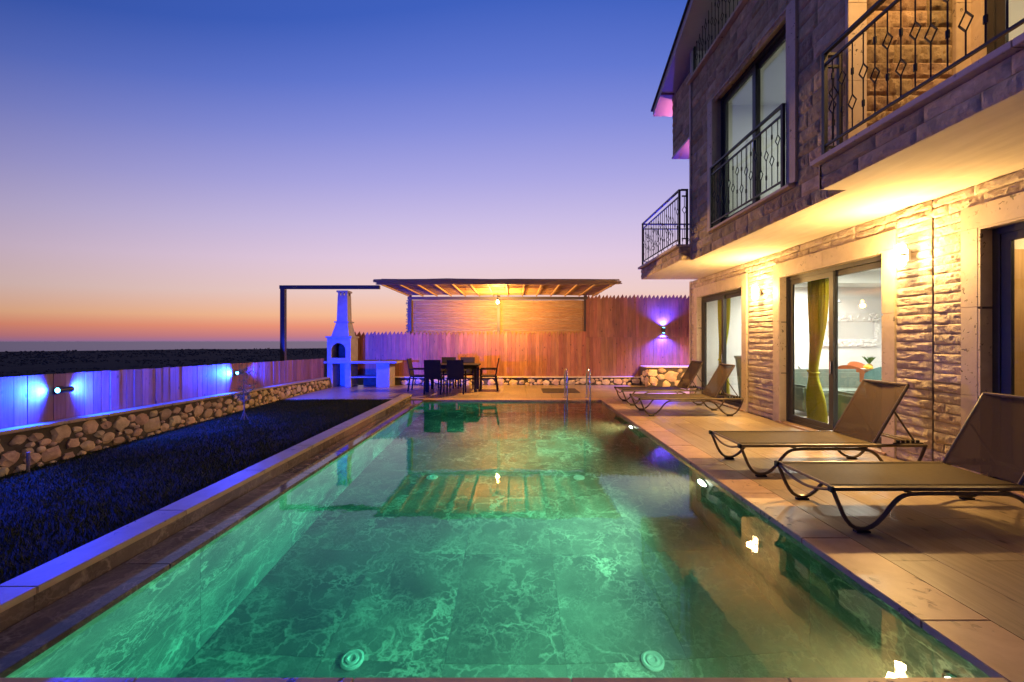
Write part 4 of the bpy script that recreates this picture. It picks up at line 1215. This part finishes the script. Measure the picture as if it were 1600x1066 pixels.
# first-floor facade
WO = (5.42, 7.50, 3.55, 5.93)
fc = MB()
ZT1 = 6.80
fc.box(UX + 0.03, UX + 0.25, UY0 + 0.03, WO[0], 3.441, ZT1); fc.box(UX + 0.03, UX + 0.25, WO[1], UY1 - 0.03, 3.441, ZT1)
fc.box(UX + 0.03, UX + 0.25, WO[0], WO[1], WO[3], ZT1); fc.box(UX + 0.03, UX + 0.25, WO[0], WO[1], 3.441, WO[2] - 0.04)
fc.box(UX + 0.25, 9, UY1 - 0.25, UY1 - 0.03, 3.441, ZT1 + 0.0)
fc.box(UX + 0.25, HX + 0.1, UY0 + 0.03, UY0 + 0.2, 3.477, 6.1)
facade = fc.build('upper_wall', 'mortar', house)
q = 0.17
courses(facade, UX + 0.03, UY0, UY1 - 0.06, SOF, ZT1, UST, 0.15, 0.21, 0.26, 0.55, 0.038, holes=[(WO[0] - q, WO[1] + q, WO[2] - 0.06, WO[3] + 0.005)])
MB().box(UX - 0.015, UX + 0.10, UY1 - 0.058, UY1 - 0.005, SOF, ZT1).build('corner_trim', 'trim', house)
for (a, b) in ((WO[0] - q, WO[0]), (WO[1], WO[1] + q)):
    for k in range(3):
        MB().box(UX - 0.018, UX + 0.029, a + 0.001, b - 0.001, lerp(WO[2], WO[3], k / 3) + 0.001, lerp(WO[2], WO[3], (k + 1) / 3)).build('jamb_slab', 'trim', house, bevel=0.003)
for yy in (WO[1] - 0.02, WO[0] + 0.0005):
    MB().box(UX - 0.016, UX + 0.24, yy, yy + 0.0195, WO[2] + 0.001, WO[3] - 0.022).build('reveal_slab', 'trim', house)
MB().box(UX - 0.016, UX + 0.24, WO[0] + 0.001, WO[1] - 0.001, WO[3] - 0.02, WO[3] - 0.001).build('head_slab', 'trim', house)
MB().box(UX - 0.06, UX + 0.24, WO[0] - 0.10, WO[1] + 0.10, WO[2] - 0.038, WO[2]).build('window_sill', 'trim', house, bevel=0.004)
for k in range(3):
    a, b = lerp(UY0 - 0.05, UY1 + 0.03, k / 3), lerp(UY0 - 0.05, UY1 + 0.03, (k + 1) / 3)
    MB().box(UX - 0.07, UX + 0.30, a + 0.001, b - 0.001, ZT1 + 0.001, ZT1 + 0.05).build('parapet_cap', 'trim', house, bevel=0.004)
sliding_door(UX + 0.19, WO[0] + 0.021, WO[1] - 0.021, WO[2] + 0.001, WO[3] - 0.021, 'tall first-floor window behind a low railing')
# first-floor room
MB().box(UX + 0.251, 7.2, UY0 + 0.21, UY1 - 0.251, 3.442, 3.50).build('room_floor', 'floorin', house)
MB().box(7.2, 7.28, UY0 + 0.21, UY1 - 0.251, 3.442, 6.4).build('room_wall', 'interior', house)
MB().box(UX + 0.251, 7.2, UY1 - 0.31, UY1 - 0.252, 3.501, 6.2).build('room_wall', 'interior', house)
MB().box(HX + 0.3, 7.2, UY0 + 0.201, UY0 + 0.25, 3.501, 6.2).build('room_wall', 'interior', house)
MB().box(UX + 0.251, 7.2, UY0 + 0.21, UY1 - 0.252, 6.201, 6.4).build('room_ceiling', 'interior', house)
MB().box(UX + 0.04, 11, -1, UY1 - 0.04, 6.41, 6.74).build('slab_core', 'mortar', house)
MB().box(4.6, 5.5, UY1 - 0.33, UY1 - 0.312, 3.501, 5.55).build('inner_door', 'white', house)
# loggia on the first floor, nearest the camera
LY = UY0 + 0.03
lw = MB().box(UX + 0.251, HX + 0.1, LY - 0.025, LY - 0.002, 3.48, 6.1).build('loggia_wall', 'mortar', house)
courses(lw, LY - 0.026, 3.80, 4.76, 3.48, 6.0, TST, 0.15, 0.20, 0.22, 0.42, 0.05, facing='-Y')
for k in range(3):
    za, zc_ = lerp(3.48, 6.0, k / 3), lerp(3.48, 6.0, (k + 1) / 3)
    MB().box(UX - 0.005, 3.798, LY - 0.07, LY - 0.027, za + 0.001, zc_).build('jamb_slab', 'trim', house, bevel=0.003)
    MB().box(4.762, 4.93, LY - 0.07, LY - 0.027, za + 0.001, zc_).build('jamb_slab', 'trim', house, bevel=0.003)
    MB().box(4.931, 5.10, LY - 0.16, LY - 0.03, za + 0.001, zc_).build('jamb_slab', 'trim', house, bevel=0.003)
MB().box(3.30, 9, -1, LY - 0.028, 6.15, 6.40).build('loggia_ceiling', 'plaster', house)
sliding_door(5.03, 2.1, 4.33, 3.49, 5.95, 'balcony door of the first floor')
MB().box(4.94, 9, -1, 2.09, 3.48, 6.14).build('loggia_side_wall', 'ustone', house)
MB().box(4.94, 5.12, 2.09, 4.335, 5.951, 6.149).build('lintel_slab', 'trim', house)
MB().box(6.9, 7.0, 1.9, 4.45, 3.49, 6.14).build('room_wall', 'interior', house)

# far upper block, terrace and roof
blk = MB().box(UX + 0.03, 6.5, UY1 + 0.03, 9.43, 5.745, 7.15).build('upper_block', 'mortar', house)
courses(blk, UX + 0.03, UY1, 9.46, 5.74, 7.1, UST, 0.15, 0.2, 0.25, 0.5, 0.035)
MB().box(UX, 6.5, UY1 - 0.02, 9.46, 5.70, 5.743).build('soffit', 'white', house)
MB().box(UX + 0.02, 6.5, UY1 - 0.02, UY1 + 0.029, ZT1 + 0.052, 7.9).build('terrace_wall', 'white', house)
MB().box(5.4, 5.5, 4.0, UY1 - 0.021, 6.742, 9.2).build('terrace_wall', 'white', house)
MB().box(UX + 0.301, 5.4, 3.5, UY1 - 0.021, 6.742, 6.78).build('terrace_floor', 'coping', house)
sl = 0.42
def rz(y): return 6.90 + (9.85 - y) * sl
def slab(x0, x1, y0, y1, o0, o1):
    return MB().hexa([(x0, y0, rz(y0) + o0), (x1, y0, rz(y0) + o0), (x1, y1, rz(y1) + o0), (x0, y1, rz(y1) + o0),
                      (x0, y0, rz(y0) + o1), (x1, y0, rz(y0) + o1), (x1, y1, rz(y1) + o1), (x0, y1, rz(y1) + o1)])
rf = slab(3.30, 9.0, 3.0, 9.85, 0.0, 0.16).build('roof', 'fascia', house)
slab(3.26, 9.0, 3.0, 9.90, 0.161, 0.20).build('roof_edge', 'rooftile', rf)
slab(3.302, 3.6, 9.30, 9.33, -0.02, -0.001).build('batten', 'walnut', rf)

# railings with diamond balusters
def baluster_mesh(h, dz, flip):
    mb = MB(); r = 0.0075
    hw, hh = 0.048, 0.075
    zc = h * dz
    def bar(a, b):
        mb.tube([(0, a[0], a[1]), (0, b[0], b[1])], r, 4)
    bar((0, 0), (0, zc - hh)); bar((0, zc + hh), (0, h))
    bar((0, zc - hh), (-hw, zc)); bar((-hw, zc), (0, zc + hh)); bar((0, zc - hh), (hw, zc)); bar((hw, zc), (0, zc + hh))
    if flip:
        mb.tube([(0, 0, h * flip - 0.03), (0, 0, h * flip + 0.03)], 0.014, 6)
    return mb.mesh('baluster', 'iron')
HB = 0.86
BAL = [baluster_mesh(HB, 0.30, 0.66), baluster_mesh(HB, 0.68, 0.3), baluster_mesh(HB, 0.42, 0.8), baluster_mesh(HB, 0.56, 0.2)]
def railing(p0, p1, zbase, label, ends=(True, True), top=1.16):
    p0, p1 = Vector(p0), Vector(p1)
    d = (p1 - p0); L = d.length; d.normalize(); nrm = Vector((-d.y, d.x))
    def bar(a, b, w_, z0, z1, mb):
        A = p0 + d * a; B = p0 + d * b; o = nrm * w_ / 2
        mb.hexa([(A.x - o.x, A.y - o.y, z0), (B.x - o.x, B.y - o.y, z0), (B.x + o.x, B.y + o.y, z0), (A.x + o.x, A.y + o.y, z0),
                 (A.x - o.x, A.y - o.y, z1), (B.x - o.x, B.y - o.y, z1), (B.x + o.x, B.y + o.y, z1), (A.x + o.x, A.y + o.y, z1)])
    mb = MB()
    z0 = zbase
    bar(0, L, 0.045, z0 + top - 0.03, z0 + top, mb)
    bar(0.021, L - 0.021, 0.025, z0 + top - 0.155, z0 + top - 0.13, mb)
    bar(0.021, L - 0.021, 0.025, z0 + top - 0.155 - HB - 0.022, z0 + top - 0.155 - HB, mb)
    if ends[0]: bar(0, 0.04, 0.04, z0 + 0.001, z0 + top - 0.031, mb)
    if ends[1]: bar(L - 0.04, L, 0.04, z0 + 0.001, z0 + top - 0.031, mb)
    o = mb.build('railing', 'iron', house)
    o['label'] = label
    n = max(2, round(L / 0.128))
    for i in range(1, n):
        p = p0 + d * (L * i / n)
        link_obj('baluster', BAL[i % 4], o, (p.x, p.y, z0 + top - 0.155 - HB), (0, 0, math.atan2(d.y, d.x) - math.pi / 2))
    return o
railing((UX - 0.04, WO[0] + 0.02), (UX - 0.04, WO[1] - 0.02), WO[2] + 0.0005, 'black railing before the first-floor window', top=1.11)
railing((3.40, 8.50), (3.40, 11.0), 3.49, 'black railing of the far balcony, side to the pool')
railing((3.425, 11.0), (HX + 0.0, 11.0), 3.49, 'black railing of the far balcony, far side', (False, True))
railing((3.425, 8.50), (UX - 0.03, 8.50), 3.49, 'short black railing of the far balcony, near side', (False, True))
railing((3.37, 1.0), (3.37, 4.49), 3.49, 'black railing of the balcony nearest the camera')
railing((3.395, 4.49), (UX - 0.03, 4.49), 3.49, 'short return of the nearest balcony railing', (False, True))
railing((UX + 0.06, 3.2), (UX + 0.06, UY1 - 0.06), ZT1 + 0.05, 'black railing of the roof terrace')
railing((UX + 0.085, UY1 - 0.06), (4.5, UY1 - 0.06), ZT1 + 0.05, 'black railing across the end of the roof terrace', (False, True))

# wall lamps of the house: frosted sconces shining up, down and outward
WARM = (1.0, 0.60, 0.20)
def sconce(x, y, z, lb, pu, pd, po):
    t = thing('wall_sconce', lb, 'lamp', (x, y, z), 'warm sconces on the ground-floor wall')
    c = (x - 0.085, y, z)
    MB().box(x - 0.035, x + 0.004, y - 0.045, y + 0.045, z - 0.07, z + 0.07).build('mount', 'pvc', t, bevel=0.004)
    MB().lathe([(0.052, -0.012), (0.054, -0.01), (0.054, 0.01), (0.052, 0.012)], c, 20).build('band', 'lampblack', t, smooth=True)
    for sg in (1, -1):
        MB().lathe([(0.05, sg * 0.013), (0.052, sg * 0.10), (0.045, sg * 0.125), (0.02, sg * 0.135)], c, 20).build('frosted_shade', 'e_warm', t, smooth=True)
    lamp('POINT', (c[0] - 0.10, y, z), po, WARM, t, 'glow', radius=0.05)
    lamp('SPOT', (c[0], y, z + 0.16), pu, WARM, t, 'upward_beam', (c[0] - 0.1, y, z + 1), 150, 0.6, 0.05)
    lamp('SPOT', (c[0], y, z - 0.16), pd, WARM, t, 'downward_beam', (c[0] - 0.62, y, z - 1), 92, 0.9, 0.05)
sconce(HX - 0.03, 8.14, 2.46, 'warm glowing sconce on the stone pier between the two far sliding doors', 36, 720, 150)
sconce(HX - 0.07, 5.02, 2.55, 'warm glowing sconce on the stone pilaster nearest the camera', 36, 720, 150)
t = thing('wall_sconce', 'warm up-and-down sconce on the end wall of the house facing the plank fence', 'lamp', (5.6, 11.47, 2.4))
updown(t, (5.55, 11.56, 2.4), 600, 950, (1.0, 0.54, 0.14), 'e_warm', (0, 1, 0), size=150)
# loggia ceiling lamp, terrace lamp, far balcony lamp
def ceiling_lamp(x, y, z, lb, power, col, em, grp, r=0.11):
    t = thing('ceiling_lamp', lb, 'lamp', (x, y, z), grp)
    MB().lathe([(r, 0.0), (r, -0.03), (r * 0.9, -0.035)], (x, y, z), 24).build('ring', 'pvc', t, smooth=True)
    MB().lathe([(r * 0.88, -0.03), (r * 0.8, -0.045), (0.01, -0.05)], (x, y, z), 24).build('lens', em, t, smooth=True)
    lamp('AREA', (x, y, z - 0.06), power, col, t, 'glow', (x, y, z - 1), radius=r)
ceiling_lamp(4.15, 3.3, 6.149, 'warm ceiling lamp in the balcony recess', 75, (1.0, 0.52, 0.16), 'e_warm', 'ceiling lamps')
ceiling_lamp(6.6, 7.3, 2.968, 'white ceiling lamp over the sofas', 140, (1.0, 0.93, 0.82), 'e_white', 'ceiling lamps')
ceiling_lamp(7.4, 10.2, 2.968, 'white ceiling lamp over the indoor dining table', 135, (1.0, 0.95, 0.86), 'e_white', 'ceiling lamps')
ceiling_lamp(9.2, 8.0, 2.968, 'white ceiling lamp deep in the living room', 105, (1.0, 0.95, 0.86), 'e_white', 'ceiling lamps')
ceiling_lamp(8.58, 9.85, 2.968, 'small ceiling spot seen above the mirror', 25, (1.0, 0.95, 0.86), 'e_white', 'ceiling lamps', 0.08)
ceiling_lamp(5.9, 3.9, 2.968, 'warm ceiling lamp behind the nearest door', 26, (1.0, 0.6, 0.22), 'e_warm', 'ceiling lamps')
ceiling_lamp(5.6, 6.4, 6.198, 'ceiling lamp in the first-floor room', 44, (0.95, 1.0, 0.86), 'e_white', 'ceiling lamps')
ceiling_lamp(6.0, 3.2, 6.148, 'ceiling lamp behind the balcony door', 20, (1.0, 0.9, 0.7), 'e_white', 'ceiling lamps')
t = thing('terrace_lamp', 'pale up-and-down lamp on the roof terrace wall', 'lamp', (5.39, 6.5, 8.4))
updown(t, (5.30, 6.6, 8.3), 30, 40, (0.75, 1.0, 0.8), 'e_white', (-1, 0, 0), size=150)
t = thing('balcony_lamp', 'pink up-and-down lamp on the end wall over the far balcony', 'lamp', (4.0, 8.5, 5.0))
updown(t, (4.25, UY1 + 0.05, 5.0), 60, 15, (1.0, 0.22, 0.42), 'e_pink', (0, 1, 0), size=120)
t = thing('eave_lamp', 'pink up-and-down lamp on the stone block below the eave', 'lamp', (4.0, 9.5, 6.2))
updown(t, (3.95, 9.53, 6.2), 40, 10, (1.0, 0.25, 0.42), 'e_pink', (0, 1, 0), size=120)

# ------------------------------------------------------------------ inside the living room
def curtain(xc, yc, w_, ztop_, tie, lb):
    t = thing('curtain', lb, 'curtain', (xc, yc, 0))
    nz, nu = 26, 60
    vs = []
    for k in (0, 1):
        for j in range(nz + 1):
            z = lerp(0.04, ztop_, j / nz)
            dt_ = (z - tie)
            pin = 1 - 0.62 * math.exp(-(dt_ / (0.34 if dt_ < 0 else 0.75)) ** 2)
            sh = 0.10 * math.exp(-(dt_ / 0.5) ** 2)
            for i in range(nu + 1):
                u = i / nu - 0.5
                vs.append((xc + 0.032 * math.sin(u * 2 * math.pi * 7 + 0.4 * math.sin(z * 2)) + k * 0.006, yc + u * w_ * pin + sh, z))
    S = (nz + 1) * (nu + 1); fs = []
    for j in range(nz):
        for i in range(nu):
            a = j * (nu + 1) + i
            fs.append((a, a + 1, a + nu + 2, a + nu + 1)); fs.append((S + a + nu + 1, S + a + nu + 2, S + a + 1, S + a))
    MB().add(vs, fs).build('cloth', 'curtain', t, smooth=True, fix=False)
    MB().tube([(xc + 0.06 * math.cos(a), yc + 0.10 + 0.5 * w_ * 0.42 * math.sin(a), tie + 0.02 * math.sin(a)) for a in [2 * math.pi * k / 20 for k in range(20)]], 0.018, 6, True).build('tie_band', 'curtain', t, smooth=True)
curtain(5.30, 10.45, 0.62, 2.9, 1.0, 'chartreuse curtain tied back behind the far sliding door')
curtain(5.30, 7.20, 0.50, 2.9, 0.95, 'chartreuse curtain tied back behind the middle sliding door')
def sofa(x0, x1, y0, y1, back, ribs, lb):
    t = thing('sofa', lb, 'sofa', ((x0 + x1) / 2, (y0 + y1) / 2, 0.021), 'sage sofas')
    MB().box(x0, x1, y0, y1, 0.10, 0.40).build('base', 'velvet', t, bevel=0.03)
    MB().box(x0 + 0.12, x1 - 0.12, y0 + 0.02, y1 - 0.02, 0.401, 0.52).build('seat_cushion', 'velvet', t, bevel=0.035)
    yb = (y0, y0 + 0.22) if back == 'near' else (y1 - 0.22, y1)
    if ribs:
        n = int((x1 - x0) / 0.085)
        for k in range(n):
            a = lerp(x0, x1, k / n); b = lerp(x0, x1, (k + 1) / n)
            MB().box(a + 0.002, b - 0.002, yb[0] - 0.02, yb[1], 0.30, 0.86).build('back_rib', 'velvet', t, bevel=0.032, seg=3)
    else:
        MB().box(x0, x1, yb[0], yb[1], 0.401, 0.90).build('back_cushion', 'velvet', t, bevel=0.07, seg=4)
    for (a, b) in ((x0 - 0.14, x0 - 0.002), (x1 + 0.002, x1 + 0.14)):
        MB().box(a, b, y0, y1, 0.10, 0.62).build('armrest', 'velvet', t, bevel=0.05, seg=3)
    for x in (x0 + 0.08, x1 - 0.08):
        for y in (y0 + 0.08, y1 - 0.08):
            MB().box(x - 0.02, x + 0.02, y - 0.02, y + 0.02, 0.022, 0.099).build('leg', 'lampblack', t)
sofa(5.75, 7.7, 6.55, 7.40, 'near', True, 'sage velvet sofa with ribbed back, nearer the glass')
sofa(5.78, 7.3, 8.0, 8.85, 'far', False, 'plain sage sofa farther in behind the curtain')
def tub_chair(mat, lb, loc, rot):
    t = thing('dining_chair', lb, 'chair', local=True, group='indoor dining chairs')
    MB().box(-0.24, 0.24, -0.23, 0.23, 0.43, 0.50).build('seat', mat, t, bevel=0.025)
    n = 12; vs = []; fs = []
    for k in (0, 1):
        for j in range(5):
            for i in range(n + 1):
                a = lerp(-1.25, 1.25, i / n); v = j / 4
                r = 0.25 + 0.05 * v - k * 0.035
                top = 0.94 - 0.16 * abs(i / n - 0.5) ** 2 * 4
                vs.append((r * math.sin(a), r * math.cos(a) * 0.85 + 0.10 * v, lerp(0.46, top, v)))
    S = 5 * (n + 1)
    for j in range(4):
        for i in range(n):
            a = j * (n + 1) + i
            fs.append((a, a + 1, a + n + 2, a + n + 1)); fs.append((S + a + n + 1, S + a + n + 2, S + a + 1, S + a))
    for i in range(n):
        a = 4 * (n + 1) + i; fs.append((a, a + 1, S + a + 1, S + a)); fs.append((i, i + 1, S + i + 1, S + i))
    for j in range(4):
        for i in (0, n):
            a = j * (n + 1) + i; b = a + n + 1; fs.append((a, b, S + b, S + a))
    MB().add(vs, fs).build('backrest', mat, t, smooth=True)
    for x in (-0.2, 0.2):
        for y in (-0.19, 0.19):
            MB().tube([(x * 1.15, y * 1.15, 0.0), (x, y, 0.43)], [0.01, 0.016], 8).build('leg', 'lampblack', t)
    t.location = loc; t.rotation_euler.z = R(rot)
tub_chair('paleblue', 'pale blue tub chair at the far side of the indoor table', (7.45, 10.25, 0.022), 40)
tub_chair('orange', 'rust orange tub chair beside the teal one', (7.72, 9.35, 0.022), 120)
tub_chair('teal', 'teal tub chair with its back to the glass', (7.75, 8.95, 0.022), 180)
tub_chair('orange', 'rust orange tub chair beyond the indoor table', (8.9, 10.45, 0.022), 0)
t = thing('indoor_table', 'walnut dining table behind the sofas', 'table', (8.6, 9.65, 0.022))
MB().box(7.95, 9.6, 9.2, 10.1, 0.74, 0.785).build('table_top', 'walnut', t, bevel=0.008)
for x in (8.1, 9.45):
    MB().box(x - 0.05, x + 0.05, 9.3, 10.0, 0.022, 0.739).build('leg', 'walnut', t)
t = thing('fruit_bowl', 'bowl of yellow fruit on the indoor table', 'bowl', (8.05, 9.5, 0.786))
MB().lathe([(0.05, 0.0), (0.09, 0.02), (0.14, 0.07), (0.133, 0.07), (0.08, 0.025)], (8.15, 9.5, 0.787), 20).build('bowl', 'white', t, smooth=True)
rg = random.Random(2)
for k in range(9):
    a = rg.uniform(0, 6.28); r = rg.uniform(0, 0.08)
    MB().lathe([(0.01, -0.04), (0.035, -0.025), (0.042, 0.0), (0.035, 0.025), (0.01, 0.04)], (8.15 + r * math.cos(a), 9.5 + r * math.sin(a), 0.875 + (0.08 - r) * 0.5), 12).build('fruit', 'yellow', t, smooth=True)
t = thing('pineapple', 'pineapple standing on the indoor table', 'pineapple', (8.28, 9.62, 0.786))
MB().lathe([(0.04, 0.0), (0.065, 0.04), (0.07, 0.09), (0.06, 0.15), (0.03, 0.18)], (8.3, 9.62, 0.787), 16).build('fruit', 'pineskin', t, smooth=True)
lf = MB()
for k in range(26):
    a = k * 2.4; tl = 0.05 + 0.012 * (k % 5); hgt = 0.20 - 0.004 * (k % 7)
    c_, s_2 = math.cos(a), math.sin(a)
    b0 = Vector((8.3, 9.62, 0.95)); w2 = Vector((-s_2, c_, 0)) * 0.012
    m1 = b0 + Vector((c_ * tl * 0.5, s_2 * tl * 0.5, hgt * 0.6)); e1 = b0 + Vector((c_ * tl * 1.5, s_2 * tl * 1.5, hgt))
    lf.add([b0 - w2, b0 + w2, m1 + w2, e1, m1 - w2], [(0, 1, 2, 3, 4)])
lf.build('leaf_crown', 'greenleaf', t, fix=False)
t = thing('wall_mirror', 'wide mirror in a white carved frame on the far living-room wall', 'mirror', (9.1, 11.2, 1.8))
MB().box(8.50, 9.78, 11.20, 11.214, 1.56, 2.02).build('glass', 'mirror', t)
fr = MB()
for (a, b, c_, d_) in ((8.35, 9.93, 2.02, 2.26), (8.35, 9.93, 1.34, 1.56), (8.35, 8.50, 1.56, 2.02), (9.78, 9.93, 1.56, 2.02)):
    fr.box(a, b, 11.17, 11.215, c_ + 0.001, d_ - 0.001)
fr.build('frame', 'white', t, bevel=0.012)
rg = random.Random(8); cv = MB()
for k in range(130):
    s = rg.random()
    if rg.random() < 0.7:
        x, z = rg.uniform(8.37, 9.91), rg.choice((rg.uniform(2.05, 2.24), rg.uniform(1.36, 1.53)))
    else:
        x, z = rg.choice((rg.uniform(8.37, 8.48), rg.uniform(9.8, 9.91))), rg.uniform(1.5, 2.1)
    cv.lathe([(0.005, 0.0), (0.035, -0.004), (0.03, -0.022), (0.008, -0.03)], (x, 11.172, z), 8, 'Y')
cv.build('carving', 'white', t, smooth=True)
t = thing('wall_screen', 'black flat screen on the living-room wall beside the jamb', 'screen', (10.35, 11.2, 2.1))
MB().box(10.06, 10.62, 11.16, 11.2, 1.80, 2.48).build('panel', 'tv', t, bevel=0.006)
MB().box(10.2, 10.5, 11.2005, 11.2195, 2.0, 2.3).build('bracket', 'lampblack', t)
t = thing('pendant_lamp', 'small glass pendant hanging over the indoor table', 'lamp', (8.0, 10.2, 2.9))
MB().tube([(7.95, 10.2, 2.969), (7.95, 10.2, 2.55)], 0.005, 6).build('cord', 'lampblack', t)
MB().lathe([(0.02, 0.0), (0.10, -0.05), (0.13, -0.10), (0.125, -0.10), (0.09, -0.05)], (7.95, 10.2, 2.56), 20).build('shade', 'grey', t, smooth=True)
t = thing('planter_pot', 'tall flared grey pot behind the far sliding door', 'pot', (5.85, 10.4, 0.022))
MB().lathe([(0.16, 0.0), (0.18, 0.02), (0.27, 1.02), (0.30, 1.05), (0.30, 1.10), (0.26, 1.10), (0.24, 1.02)], (5.85, 10.35, 0.023), 24).build('pot', 'grey', t, smooth=True)
MB().lathe([(0.235, 1.0), (0.2, 1.02), (0.01, 1.03)], (5.85, 10.35, 0.023), 24).build('soil', 'soil', t, smooth=True)
